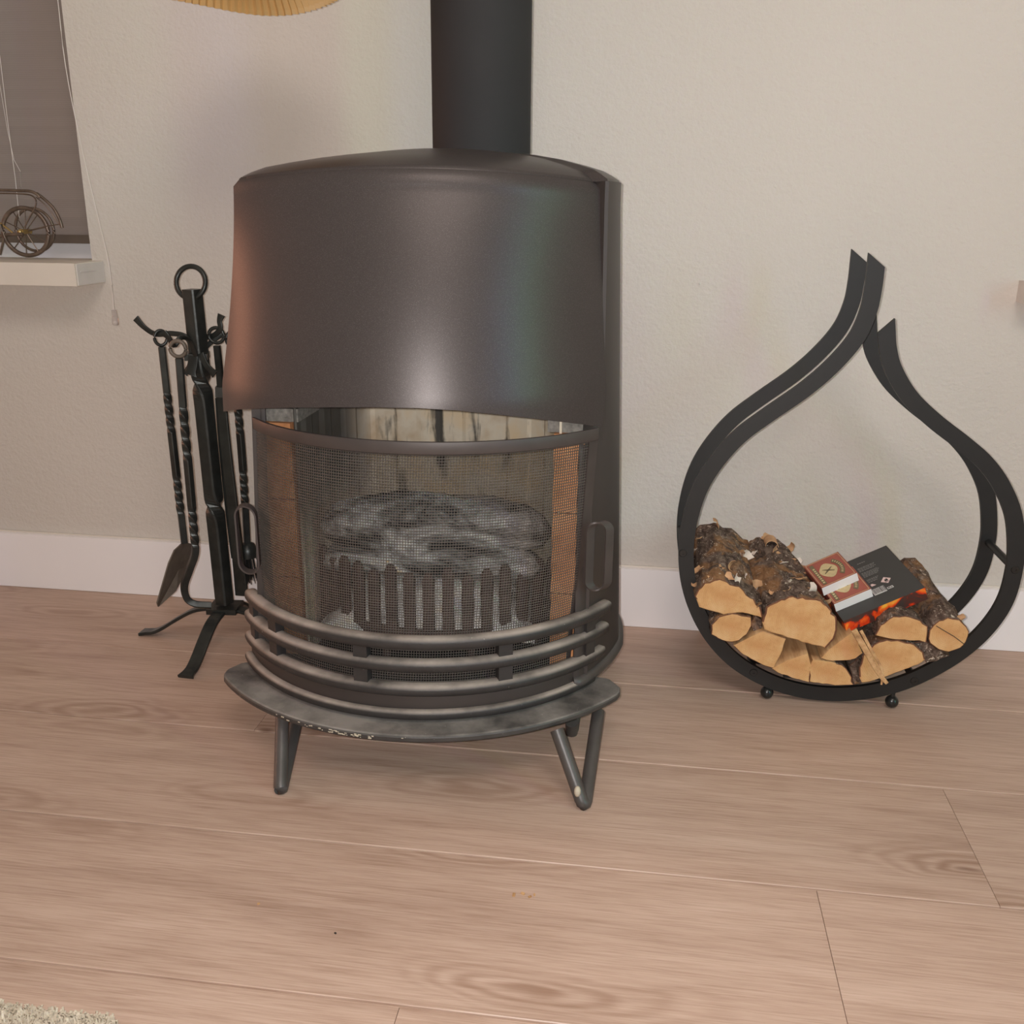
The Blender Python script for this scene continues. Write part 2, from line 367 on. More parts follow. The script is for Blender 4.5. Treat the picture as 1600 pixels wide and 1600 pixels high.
while y1 > YF:
    y0 = -OFF - r * W_ if r > 0 else -OFF
    if y0 < YF: y0 = YF
    st = starts.get(r, ((r * .517) % 1.38) - .7)
    x = st
    while x > XL: x -= PL
    while x < XR:
        xa, xb = max(x, XL), min(x + PL, XR)
        if xb - xa > .02:
            L = xb - xa - .0004; Wd = (y1 - y0) - 2 * gap
            o = bpy.data.objects.new('plank', plank_mesh(L, Wd)); COL.objects.link(o); o.parent = floor
            o.location = ((xa + xb) / 2, (y0 + y1) / 2, 0)
        x += PL
    y1 = y0; r += 1
# back wall with a window opening
WX0, WX1, WZ0, WZ1 = -2.05, -.966, .60, 2.05
b = MB(); th = .25
def wall_box(b, x0, x1, z0, z1): b.box(((x0 + x1) / 2, WY + th / 2, (z0 + z1) / 2), (x1 - x0, th, z1 - z0))
wall_box(b, XL - .1, WX0, -.02, ZC); wall_box(b, WX1, XR + .1, -.02, ZC); wall_box(b, WX0, WX1, -.02, WZ0); wall_box(b, WX0, WX1, WZ1, ZC)
struct(b.build('wall_back', M['wall'], bevel=.002))
b = MB(); b.box((XL - .05, (YF + WY) / 2, ZC / 2), (.1, WY - YF, ZC)); struct(b.build('wall_left', M['wall']))
b = MB(); b.box((XR + .05, (YF + WY) / 2, ZC / 2), (.1, WY - YF, ZC)); struct(b.build('wall_right', M['wall']))
b = MB(); b.box(((XL + XR) / 2, YF - .05, ZC / 2), (XR - XL + .2, .1, ZC)); struct(b.build('wall_front', M['wall']))
b = MB(); b.box(((XL + XR) / 2, (YF + WY) / 2, ZC + .05), (XR - XL + .2, WY - YF + .3, .1)); struct(b.build('ceiling', M['ceiling']))
# baseboard
b = MB(); b.box(((XL + XR) / 2, .006, .1097 / 2 + .0006), (XR - XL, .012, .1097)); bb = struct(b.build('baseboard_back', M['white'], bevel=.0012))
b = MB()
pts = [(XL + i * (XR - XL) / 60, .0100 + random.uniform(-.0006, .0006), .1112 + random.uniform(-.0004, .0004)) for i in range(61)]
b.tube(pts, .0017, 6); b.build('caulk_line', M['sill'], bb)
b = MB(); b.box(((XL + .006), (YF) / 2, .055), (.012, -YF, .109)); struct(b.build('baseboard_left', M['white'], bevel=.001))
b = MB(); b.box(((XR - .006), (YF) / 2, .055), (.012, -YF, .109)); struct(b.build('baseboard_right', M['white'], bevel=.001))
# window: frame, glass, blind
win = bpy.data.objects.new('window_1', None); COL.objects.link(win); win.location = (-1.5, .14, WZ0); struct(win)
b = MB(); fy = .135
b.box(((WX0 + WX1) / 2, fy, .622), (WX1 - WX0, .05, .044)); b.box(((WX0 + WX1) / 2, fy, WZ1 - .025), (WX1 - WX0, .05, .05))
b.box((WX0 + .025, fy, 1.32), (.05, .05, 1.4)); b.box((WX1 - .025, fy, 1.32), (.05, .05, 1.4)); b.build('window_frame', M['white'], win, bevel=.002)
b = MB(); b.box(((WX0 + WX1) / 2, .15, 1.33), (WX1 - WX0 - .1, .006, 1.36)); b.build('pane', M['glass'], win)
b = MB(); b.box((-1.495, -.004, .6015), (1.098, .144, .037)); sill = b.build('window_sill', M['sill'], win, bevel=.002)
b = MB(); b.box((-.9454, -.031, .6012), (.0022, .082, .034)); b.box((-.944, -.041, .606), (.0015, .045, .002)); b.build('end_cap', M['sill_end'], win, bevel=.0006)
# pleated blind
bl = thing('pleated_blind', 'grey brown pleated blind drawn down in the window', 'blind', (-1.5, .085, .645))
b = MB(); rowsv = []
n = 90
for i in range(n + 1):
    z = .660 + (2.03 - .660) * i / n; yy = .088 + (.0006 if i % 2 else -.0006)
    rowsv.append([(WX0 + .004, yy, z), (WX1 - .002, yy, z)])
b.grid(rowsv, smooth=False); b.build('blind_fabric', M['blind'], bl, solid=.001)
b = MB(); b.box(((WX0 + WX1) / 2, .088, .6525), (WX1 - WX0 - .006, .016, .015)); b.build('bottom_rail', M['blind_rail'], bl, bevel=.002)
b = MB(); b.box(((WX0 + WX1) / 2, .088, 2.035), (WX1 - WX0 - .006, .03, .025)); b.build('head_rail', M['blind_rail'], bl, bevel=.002)
# blind pull cord over the sill end
pc = thing('blind_pull_cord', 'thin white pull cord ending in a clear plastic weight beside the window', 'cord', (-.94, -.09, .5))
b = MB(); b.tube(crom([(-.975, -.001, 1.6), (-.964, -.001, 1.10), (-0.9628, -0.0030, 0.9305), (-0.9352, -0.0300, 0.8003), (-0.9042, -0.0600, 0.6977), (-0.8777, -0.0880, 0.6215), (-0.8768, -0.0900, 0.5479)], 5), .0008, 6); b.build('cord', M['cord'], pc)
b = MB(); q0 = Vector((-0.8768, -0.0900, 0.5479))
b.lathe([(.0005, 0), (.0040, -.0005), (.0042, -.011), (.0050, -.0115), (.0052, -.0235), (.0040, -.025), (.0005, -.0252)], q0, 14); b.build('cord_weight', M['plastic'], pc)
# right-hand sill end
b = MB(); b.box((.557 + .5, -.012, .598), (1.0, .05, .0325)); tr = struct(b.build('trim_1', M['sill_end'], bevel=.001))
b = MB(); b.box((.557 + .5, -.0385, .5975), (1.0, .004, .0012)); b.build('sill_joint', M['print_dark'], tr)
# little reflective speck on the wall
b = MB(); b.sphere((0.0750, 0.0100, 0.6004), .0017, 8, sq=(.8, .8, 1.3)); tag(b.build('wall_pin', M['print_white']), 'tiny white pin head on the bare wall left of the log rack tip', 'pin')

# ---------------------------------------------------------------- stove
CY = -.264
def cx(z): return -.299 + .05 * (min(z, .46) - .1)
st = thing('wood_stove', 'dark rounded free-standing wood stove with flared hood, wire spark screen and flue pipe', 'stove', (-.29, -.3, 0))
def arc(c, R, a0, a1, n, z):
    return [(c[0] + R * math.sin(a0 + (a1 - a0) * i / n), c[1] - R * math.cos(a0 + (a1 - a0) * i / n), z) for i in range(n + 1)]
D = math.radians
# hood: flared sheet, arched lower edge
HC = (-.310, -.243)
def flare(z):
    t_ = max(0, min(1, (.738 - z) / .235)); return t_
b = MB(); rows = []; NA = 60; NZ = 28
a0, a1 = D(-39.3), D(60.0)
HB_ = [.4686, .4794, .4875, .4939, .4984, .5010, .5009, .4976, .4917, .4841, .4755, .4660, .4561]
for j in range(NZ + 1):
    row = []
    for i in range(NA + 1):
        s_ = i / NA; a = a0 + (a1 - a0) * s_
        mid = math.sin(PI * s_)
        q_ = s_ * 12; i0 = min(11, int(q_)); zb = HB_[i0] + (HB_[i0 + 1] - HB_[i0]) * (q_ - i0); zt = .746 + .012 * mid
        f = j / NZ; z = zb + (zt - zb) * f
        t_ = flare(z); e_ = abs(2 * s_ - 1) ** 2; Rr = .286 + (-.030 + .088 * t_ - .020 * t_ * t_) * (1 - e_) + .027 * t_ ** 1.7 * e_
        if z > zt - .010: Rr -= .010 * (1 - math.sqrt(max(0, 1 - ((z - (zt - .010)) / .010) ** 2)))
        aa = a + (1 - f) * abs(2 * s_ - 1) * (D(-4.7) if s_ > .5 else D(-3.6))
        row.append((HC[0] + Rr * math.sin(aa), HC[1] - Rr * math.cos(aa), z))
    rows.append(row)
b.grid(rows); hood = b.build('hood', M['hood'], st, solid=.003, fix=True)
# shell (sides and back)
plan = [(-.480, -.446), (-.488, -.447), (-.494, -.435), (-.4985, -.39), (-.500, -.31), (-.485, -.21), (-.435, -.135), (-.35, -.105), (-.25, -.098), (-.15, -.105), (-.085, -.145), (-.054, -.22), (-.0475, -.30), (-.050, -.36), (-.060, -.405), (-.072, -.436), (-.080, -.442)]
planc = crom([(x, y, 0) for x, y in plan], 5)
def shell_pt(p, z):
    k_ = 1 + .10 * (1 - min(1, max(0, (z - .1) / .62)))
    wt = max(0, min(1, (p[1] + .452) / .14)); k_ = 1 + (k_ - 1) * wt
    lf = .016 * (1 - min(1, max(0, (z - .1) / .36))) if p[0] < -.28 else 0
    yy = p[1]
    if p[0] > -.28 and yy < -.40: yy = yy + ((-.40 - .4 * (yy + .40)) - yy) * max(0, min(1, (z - .45) / .02))
    return (-.280 + (p[0] + .280) * k_ - lf, yy, z)
def plan_top(p, z): return shell_pt(p, z)
b = MB(); b.grid([[shell_pt(p, z) for p in planc] for z in [.115 + (.746 - .115) * i / 24 for i in range(25)]])
b.build('body_shell', M['shell'], st, solid=.004)
# lid
out = [Vector(shell_pt(p, .746)) for p in planc if (p.x > -.28 and p.y > -.398) or (p.x < -.28 and p.y > -.437)]
front = []
for i in range(1, 40):
    a = a0 + (a1 - a0) * i / 40; q_ = .280 - .030 * (1 - abs(2 * i / 40 - 1) ** 2); front.append(Vector((HC[0] + q_ * math.sin(a), HC[1] - q_ * math.cos(a), .746)))
front = front[::-1]
ring = out + front
apx = Vector((-.25, -.27, 0)); rows = []
nf = len(out)
for s_, h in ((1.0, 0), (.995, .0035), (.98, .0060), (.96, .0095), (.90, .0175), (.80, .025), (.66, .034), (.50, .041), (.32, .045), (.15, .0465), (.01, .047)):
    row = []
    for i_, p in enumerate(ring):
        ar = 0
        if i_ >= nf: ar = (.012 * math.sin(PI * (i_ - nf + 1) / (len(front) + 1)) - .0015) * s_
        q = Vector((apx.x + (p.x - apx.x) * s_, apx.y + (p.y - apx.y) * s_, .746 + h * .78 + ar)); row.append(q)
    rows.append(row)
b = MB(); b.grid(rows, wrap=True); b.build('lid', M['hood'], st)
# flue pipe
b = MB(); b.lathe([(.0648, .765), (.0648, 2.44)], (-.237, -.232, 0), 64); b.build('flue_pipe', M['pipe'], st, solid=.002)
b = MB(); b.lathe([(.066, .768), (.0685, .770), (.0685, .778), (.0655, .783)], (-.237, -.232, 0), 64); b.build('flue_collar', M['pipe'], st, solid=.0015)
# jambs closing the gap between the screen and the shell
for pts in ([(-.4965, -.4505), (-.482, -.4465)], [(-.0640, -.4290), (-.083, -.4320)]):
    b = MB(); b.grid([[shell_pt((x, y), z) for x, y in pts] for z in (.112, .2, .3, .4, .47)]); b.build('door_jamb', M['shell'], st, solid=.004)
# spark screen
SC = (cx(.44), CY); SR = .283; A0, A1 = D(-48.8), D(52.6)
sc_ = MB(); sc_.sweep(arc(SC, SR, A0, A1, 48, .4505), rsec(.004, .0155, .0012)); screen = sc_.build('spark_screen', M['frame'], st)
b = MB()
def sp(a, z, dr=0):
    f = (z - .12) / .325; c0 = cx(z) - (0.001); R = SR - .003 + dr - .006 * max(0, min(1, (.26 - z) / .05))
    return (c0 + R * math.sin(a), CY - R * math.cos(a), z)
for aa_, ab_ in ((D(-50.0), D(-48.4)), (D(50.0), D(53.2))):
    fb_ = MB(); fb_.grid([[sp(aa_ + (ab_ - aa_) * q_ / 3, .118 + (.456 - .118) * k_ / 8, .0005) for q_ in range(4)] for k_ in range(9)]); fb_.build('side_frame', M['frame'], screen, solid=.004)
def wire(pts, r, clos=False):
    sec = [(r, 0), (0, r), (-r, 0), (0, -r)]
    b.sweep(pts, sec, up=(.01, .02, 1) if abs(pts[0][2] - pts[-1][2]) < .01 else (0.3, -1, 0), smooth=False, caps=False)
A1 = D(50.4); NV = 145; Z0, Z1 = .118, .4445; NH = 92
for i in range(NV + 1):
    a = A0 + (A1 - A0) * i / NV
    wire([sp(a, Z0 + (Z1 - Z0) * k / 3) for k in range(4)], .00050)
for j in range(NH + 1):
    z = Z0 + (Z1 - Z0) * j / NH
    pts = [sp(A0 + (A1 - A0) * i / 72, z, .0009) for i in range(73)]
    wire(pts, .00050)
tag(b.build('wire_mesh', M['wire'], screen, weld=False), kind='stuff')
# handles: elongated rings of flat strip
def handle(c, out_dir, hz, hw, wid, nrm):
    b = MB(); o_ = Vector(out_dir).normalized(); pts = []
    for k in range(13): a = PI * k / 12; pts.append(Vector(c) + o_ * (hw * math.cos(a)) + Vector((0, 0, hz - hw + hw * math.sin(a))))
    for k in range(13): a = PI + PI * k / 12; pts.append(Vector(c) + o_ * (hw * math.cos(a)) + Vector((0, 0, -(hz - hw) + hw * math.sin(a))))
    n_ = Vector(nrm).normalized(); rows = []
    for p in pts: rows.append([p - n_ * wid / 2, p + n_ * wid / 2])
    rows.append(rows[0]); b.grid(rows); return b.build('handle', M['frame'], screen, solid=.0022)
handle((-0.5104, -0.4620, 0.2966), (-1, .10, 0), .0465, .0145, .015, (.25, -1, 0))
handle((-0.0493, -0.4520, 0.2962), (1, .10, 0), .0455, .0120, .013, (-.85, -.8, 0))
# guard bars
def bar(zb, R, a0_, a1_, w_, h_, name='guard_bar', mat='bar', c=None):
    b = MB(); c = c or (-.294, -.265)
    zc = zb + h_ / 2; n_ = 56; pth = arc(c, R - w_ / 2, D(a0_), D(a1_), n_, zc)
    def sc(t_):
        e = min(t_, 1 - t_) * n_; k_ = min(1, math.sqrt(max(0, 1 - (1 - min(1, e / 1.4)) ** 2)) * .8 + .2); return k_
    sec = [(w_ / 2 * math.copysign(abs(math.cos(q)) ** .75, math.cos(q)), h_ / 2 * math.copysign(abs(math.sin(q)) ** .75, math.sin(q))) for q in [2 * PI * i / 14 for i in range(14)]]
    b.sweep(pth, sec, scale=sc); return b.build(name, M[mat], st)
bar(.197, .295, -56, 65, .0185, .0175)
bar(.166, .295, -57, 65, .020, .0165, c=(-.296, -.264))
bar(.133, .295, -57.5, 64, .020, .016, c=(-.297, -.264))
bar(.101, .292, -59, 61, .013, .013, c=(-.2995, -.267))
b = MB(); b.sweep(arc((-.2985, -.266), .281, D(-57), D(60), 48, .122), rsec(.004, .030, .001)); b.build('ash_guard', M['shell'], st)
for a in (-50.5, -37.5, -8.0, 28.5, 55.5):
    for zz, h_ in ((.1895, .0215), (.1575, .023)):
        b = MB(); R = .2835; ca = D(a); x = -.296 + R * math.sin(ca); y = -.264 - R * math.cos(ca)
        b.box((x, y, zz), (.0185, .013, h_), Euler((0, 0, ca)).to_matrix()); b.build('bar_spacer', M['bar'], st, bevel=.0012)
# base pan below the shell
b = MB()
pan = [Vector(shell_pt(p, .1)) for p in planc]
panf = [Vector(p) for p in arc((-.2985, -.266), .278, D(59), D(-57), 30, .1)]
loop = pan + panf
ctr = Vector((-.285, -.29, .1))
b.grid([[ctr + (p - ctr) * s_ + Vector((0, 0, dz)) for p in loop] for s_, dz in ((.02, 0), (.985, 0), (1.0, .006), (.99, .014), (.02, .014))], wrap=True, smooth=False); b.build('base_pan', M['leg'], st)
b = MB(); b.tube([Vector(shell_pt(p, .1)) + Vector((0, 0, .012)) for p in planc], .0085, 10); b.build('base_rim', M['leg'], st)
# hearth plate
PC = (-.300, -.245); PR = .343; pa0, pa1 = D(-47.5), D(54.5)
outl = [(PC[0] + PR * math.sin(a), PC[1] - PR * math.cos(a)) for a in [pa0 + (pa1 - pa0) * i / 56 for i in range(57)]]
def tipc(a, sgn):
    rc = PR - .034; c_ = Vector((PC[0] + rc * math.sin(a), PC[1] - rc * math.cos(a))); o_ = []
    for i in range(1, 12):
        ph = PI * i / 12; ra = a; rad = Vector((math.sin(ra), -math.cos(ra))); tan = Vector((math.cos(ra), math.sin(ra))) * sgn
        o_.append(tuple(c_ + rad * (.034 * math.cos(ph)) + tan * (.034 * math.sin(ph))))
    return o_
inn = [(PC[0] + (PR - .068) * math.sin(a), PC[1] - (PR - .068) * math.cos(a)) for a in [pa1 - (pa1 - pa0) * i / 40 for i in range(41)]]
poly = outl + tipc(pa1, 1) + inn + tipc(pa0, -1)[::-1]
b = MB(); k_ = len(poly); n1 = len(outl)
vs = [(x, y, .0870) for x, y in poly] + [(x, y, .0975) for x, y in poly]
# top / bottom as strips between outer arc and inner arc
b2 = MB(); m_ = 70
def ringpt(s_, side):
    a = pa0 + (pa1 - pa0) * s_; 
    return a
cl = []
for i in range(m_ + 1):
    a = pa0 - D(5.7) + (pa1 - pa0 + D(11.4)) * i / m_
    e = 0
    if a < pa0: e = (pa0 - a) / D(5.75)
    if a > pa1: e = (a - pa1) / D(5.75)
    hw = .034 * math.sqrt(max(0.0004, 1 - e * e)); rc = PR - .034
    row = []
    for rr_, zz in ((-hw, .088), (-hw, .0975), (hw - .003, .0975), (hw - .0008, .0965), (hw, .0945), (hw, .0905), (hw - .0008, .0885), (hw - .003, .0875), (-hw, .0875)):
        row.append((PC[0] + (rc + rr_) * math.sin(a), PC[1] - (rc + rr_) * math.cos(a), zz))
    cl.append(row)
b2.grid(cl, smooth=False); hp = b2.build('hearth_plate', M['plate'], st)
# worn light edge chips on the plate
b = MB()
for i in range(46):
    a = D(random.gauss(-11, 5.5)); rr_ = PR + .0002; zz = random.uniform(.0905, .0945); c_ = (PC[0] + rr_ * math.sin(a), PC[1] - rr_ * math.cos(a), zz)
    b.box(c_, (random.uniform(.001, .005), .0006, random.uniform(.0004, .0014)), Euler((0, 0, a)).to_matrix())
tag(b.build('worn_edge_chips', M['chip'], hp), kind='stuff')
# legs: bent round bar, V shaped
def leg(pa, foot, pb, r=.0088):
    f = Vector(foot); A = Vector(pa); B = Vector(pb); pts = [A + (f - A) * k / 5 for k in range(5)]
    ua = (A - f).normalized(); ub = (B - f).normalized(); rad = .012
    A1_ = f + ua * rad * 1.4; B1_ = f + ub * rad * 1.4
    cor = [A1_ * (1 - t_) ** 2 + (f - (ua + ub) * .002) * 2 * t_ * (1 - t_) + B1_ * t_ ** 2 for t_ in [i / 6 for i in range(7)]]
    pts = [A + (A1_ - A) * k / 4 for k in range(4)] + cor + [B1_ + (B - B1_) * k / 4 for k in range(1, 5)]
    b = MB(); b.tube(pts, r, 12); return b.build('leg', M['leg'], st)
leg((-0.4560, -0.5200, 0.0705), (-0.4357, -0.5920, 0.0037), (-0.4607, -0.4550, 0.0336))
l2 = leg((-0.0917, -0.5200, 0.0840), (-0.0510, -0.5660, 0.0035), (-0.0433, -0.4300, 0.0639))
leg((-.500, -.40, .095), (-.520, -.305, .009), (-.50, -.24, .1))
leg((-0.0813, -0.4000, 0.0279), (-0.0821, -0.3800, -0.0062), (-.07, -.27, .1))
b = MB(); c_ = Vector((-0.0569, -0.5830, 0.0299)); b.sphere(c_ + Vector((-.003, .0095, .002)), .0062, 10, sq=(.7, .8, 1.2)); tag(b.build('chipped_spot', M['chip'], l2), 'bare white chip in the black paint')
# firebox inside
lin_pts = [(-.447, -.435), (-.447, -.30), (-.420, -.20), (-.36, -.155), (-.29, -.140), (-.22, -.140), (-.16, -.165), (-.115, -.22), (-.105, -.30), (-.105, -.435)]
lp = crom([(x, y, 0) for x, y in lin_pts], 12)
fl_ = []
acc = 0
for i, p in enumerate(lp):
    if i: acc += (lp[i] - lp[i - 1]).length
    t_ = (lp[min(i + 1, len(lp) - 1)] - lp[max(i - 1, 0)]).normalized(); nn = Vector((-t_.y, t_.x, 0))
    fl_.append(p + nn * (.0018 * (1 if math.sin(acc * 2 * PI / .072) > 0 else -1)))
b = MB(); b.grid([[(p.x, p.y, z) for p in fl_] for z in (.115, .25, .40, .52, .60)], smooth=False); b.build('firebox_liner', M['liner'], st, solid=.003)
b = MB(); b.box((-.277, -.30, .118), (.38, .30, .006)); b.build('firebox_floor', M['black_inside'], st)
b = MB(); b.box((-.277, -.25, .700), (.28, .20, .004)); b.build('smoke_baffle', M['black_inside'], st)
for x0, x1, yy in ((-.489, -.452, -.4), (-.111, -.073, -.4)):
    for z0, z1 in ((.122, .235), (.237, .345), (.347, .4485)):
        b = MB(); b.box(((x0 + x1) / 2, yy, (z0 + z1) / 2), (x1 - x0, .075, z1 - z0)); b.build('fire_brick', M['brick'], st, bevel=.003)
    b = MB(); 
    b.box(((x0 + x1) / 2 + (.006 if x0 < -.3 else -.006), yy + .012, .4575), (x1 - x0 + .006, .085, .017)); b.build('capping_stone', M['stone'], st, bevel=.004)

b = MB(); b.box((-.470, -.345, .485), (.036, .03, .04)); b.build('fire_brick', M['brick'], st, bevel=.003)

# ---------------------------------------------------------------- fire grate, ash and charred logs inside
gr = thing('fire_grate', 'small iron grate of upright bars behind the spark screen', 'grate', (-.28, -.40, .121))
GC = (-.283, -.250)
for i in range(16):
    a = D(-54 + 108 * i / 15); R = .205; x = GC[0] + R * math.sin(a); y = GC[1] - R * math.cos(a)
    top = .262 + .006 * math.sin(i * 2.3)
    b = MB(); b.sweep([(x, y, .158), (x, y, .20), (x, y, top - .008), (x, y, top)], rsec(.0155, .009, .002), up=(math.sin(a), -math.cos(a), 0), scale=lambda t_: 1 if t_ < .9 else .55); b.build('grate_bar', M['grate'], gr)
b = MB(); b.sweep(arc(GC, .205, D(-56), D(56), 36, .166), rsec(.010, .026, .002)); b.build('grate_rail', M['grate'], gr)
for a in (-50, -15, 20, 50):
    b = MB(); a = D(a); x = GC[0] + .195 * math.sin(a); y = GC[1] - .195 * math.cos(a); b.sweep([(x, y, .121), (x, y, .16)], rsec(.010, .010, .002), up=(0, 1, 0)); b.build('leg', M['grate'], gr)
b = MB(); b.box((-.283, -.345, .160), (.31, .16, .006)); b.build('grate_bed', M['grate'], gr)
# ash bed
b = MB(); rows = []
for j in range(25):
    row = []
    for i in range(41):
        x = -.43 + .30 * i / 40; y = -.445 + .20 * j / 24
        ex = 1 - abs(2 * i / 40 - 1) ** 3; ey = 1 - abs(2 * j / 24 - 1) ** 3
        row.append((x, y, .166 + (.066 + random.uniform(-.007, .007)) * ex * ey))
    rows.append(row)
b.grid(rows); tag(b.build('ash_bed', M['ash']), 'heap of pale grey ash lying in the stove grate', 'ash', kind='stuff')
def charlog(name, p0, p1, r, seed, label, sq=1.0):
    rnd = random.Random(seed); p0 = Vector(p0); p1 = Vector(p1); n_ = 22; k_ = 18; ax = (p1 - p0).normalized(); side = ax.cross(Vector((0, 0, 1))).normalized(); up = side.cross(ax)
    ph = [rnd.uniform(0, 6.28) for _ in range(6)]; rows = []
    for i in range(n_ + 1):
        t_ = i / n_; e = math.sqrt(max(0, 1 - abs(2 * t_ - 1) ** 5)) * .93 + .07; row = []
        c_ = p0 + (p1 - p0) * t_ + up * (.012 * math.sin(PI * t_))
        for j in range(k_):
            a = 2 * PI * j / k_; rr_ = r * e * (1 + .10 * math.sin(3 * a + ph[0] + 5 * t_) + .08 * math.sin(5 * a + ph[1]) + .07 * math.sin(13 * t_ + ph[2] + a) + rnd.uniform(-.05, .05))
            row.append(c_ + side * rr_ * math.cos(a) + up * rr_ * math.sin(a) * sq)
        rows.append(row)
    b = MB(); b.grid(rows, wrap=True); b.add(rows[0], [tuple(range(k_))]); b.add(rows[-1], [tuple(range(k_))])
    tag(b.build(name, M['char']), label, 'log', 'charred logs in the stove grate')
charlog('charred_log', (-.438, -.385, .246), (-.125, -.385, .250), .034, 3, 'front lower grey charred log lying behind the upright grate bars', .85)
charlog('charred_log', (-.442, -.375, .292), (-.118, -.365, .296), .040, 8, 'upper ash-grey charred log arched across the top of the stove fire', .85)
charlog('charred_log', (-.42, -.26, .255), (-.14, -.255, .262), .036, 12, 'rear charred log against the back of the firebox')

# ---------------------------------------------------------------- fire tools
PXc = (-.685, -.17)
fs_ = thing('fire_tool_stand', 'black wrought iron fire tool stand with ring top and splayed feet', 'tool stand', (-.68, -.17, 0))
def sqsec(a): return rsec(a, a, a * .12, 2)
p0 = Vector((-0.6905, -0.1700, 0.0711)); p1 = Vector((-0.6985, -0.1700, 0.5908)); N = 60
def tw(t_):
    # two short twisted knots: half turn each
    o_ = 0
    for c_, w__ in ((.42, .09), (.74, .09)):
        o_ += PI * .5 * max(0, min(1, (t_ - (1 - c_) + w__ / 2) / w__)) if False else PI / 2 * (1 / (1 + math.exp(-(t_ - c_) / .016)))
    return .35 + o_
def swl(t_):
    s_ = 1
    for c_ in (.33, .72): s_ -= .16 * math.exp(-((t_ - c_) / .012) ** 2); s_ += .03 * math.exp(-((t_ - c_) / .045) ** 2)
    return s_
# thick bar with two twisted knots
def twb(t_): return .30 + PI / 2 * (1 / (1 + math.exp(-(t_ - .33) / .014))) + PI / 2 * (1 / (1 + math.exp(-(t_ - .72) / .014)))
b = MB(); b.sweep([p0 + (p1 - p0) * i / 90 for i in range(91)], sqsec(.0242), up=(0, 1, 0), twist=twb, scale=swl, smooth=False); b.build('pole', M['wrought'], fs_, bevel=.0008)
b = MB(); c_ = Vector((-0.6995, -0.1700, 0.6013)); b.tube([c_ + Vector((.0235 * math.cos(a), .006 * math.sin(a), .0235 * math.sin(a))) for a in [2 * PI * i / 40 for i in range(40)]], .0040, 10, closed=True); b.build('ring_handle', M['wrought'], fs_)
# feet
bc = Vector((-0.6904, -0.1700, 0.0594)); bc.z = .062
def foot(tip, wdt=.019):
    tip = Vector(tip); dv = Vector((tip.x - bc.x, tip.y - bc.y, 0)); L = dv.length; dv.normalize(); sd = Vector((-dv.y, dv.x, 0))
    prof = [(0, .060), (.15, .061), (.35, .054), (.55, .036), (.72, .018), (.84, .008), (.93, .0055), (1.0, .0035)]
    pts = crom([bc * 1 + dv * (s_ * L) + Vector((0, 0, z - bc.z)) for s_, z in prof], 4)
    b = MB(); b.sweep(pts, rsec(wdt, .0055, .0012), up=(0, 0, 1), scale=lambda t_: (1 if t_ < .86 else 1 + (t_ - .86) * 2.2, 1), smooth=False); b.build('foot', M['wrought'], fs_)
foot((-0.8496, -0.1654, 0.0030)); foot((-0.6988, -0.3115, 0.0030), .021); foot((-.545, -.175, .003)); foot((-.675, -.045, .003))
b = MB(); b.box(bc + Vector((0, 0, .001)), (.05, .045, .009), Euler((0, 0, .1)).to_matrix()); b.build('base_block', M['wrought'], fs_, bevel=.002)
# hooks and collar
hz = Vector((-0.6999, -0.1700, 0.4889))
b = MB(); b.box(hz, (.034, .034, .010), Euler((0, 0, .3)).to_matrix()); b.build('collar', M['wrought'], fs_, bevel=.001)
def hook(pts, wdt=.008):
    b = MB(); b.sweep(crom(pts, 6), rsec(wdt, .0032, .001), up=(0, 1, .2), scale=lambda t_: (1 if t_ < .8 else 1 + (t_ - .8) * 2.5, 1)); b.build('hook', M['wrought'], fs_)
hook([(-0.6975, -0.1800, 0.4864), (-0.7082, -0.1820, 0.5180), (-0.7291, -0.1850, 0.5247), (-0.7555, -0.1870, 0.5233), (-0.7728, -0.1880, 0.5328), (-0.7859, -0.1880, 0.5471)])
hook([(-0.6923, -0.1900, 0.4920), (-0.6930, -0.2050, 0.5175), (-0.6985, -0.2220, 0.5234), (-0.7033, -0.2350, 0.5136), (-0.7051, -0.2450, 0.5262), (-0.7113, -0.2470, 0.5338)])
hook([(-0.7048, -0.1600, 0.4872), (-0.6873, -0.1600, 0.5158), (-0.6719, -0.1650, 0.5208), (-0.6582, -0.1700, 0.5316), (-0.6582, -0.1700, 0.5433), (-0.6543, -0.1700, 0.5531)])
hook([(-0.7075, -0.1500, 0.4857), (-0.6910, -0.1500, 0.5023), (-0.6695, -0.1450, 0.5183), (-0.6582, -0.1400, 0.5149), (-0.6427, -0.1400, 0.5224), (-0.6309, -0.1400, 0.5376)])
hook([(-0.6975, -0.1880, 0.4916), (-0.6989, -0.1900, 0.4780), (-0.7036, -0.1920, 0.4622)], .016)
hook([(-0.6855, -0.1860, 0.4956), (-0.6778, -0.1880, 0.4783), (-0.6636, -0.1900, 0.4641)], .010)
hook([(-0.7084, -0.1700, 0.4886), (-0.7133, -0.1720, 0.4727), (-0.7220, -0.1740, 0.4606)], .008)
def ringpath(c_, r, ry=1.0, n_=24, tilt=0): 
    c_ = Vector(c_); return [c_ + Vector((r * ry * math.cos(a), r * math.cos(a) * tilt, r * math.sin(a))) for a in [2 * PI * i / n_ for i in range(n_)]]
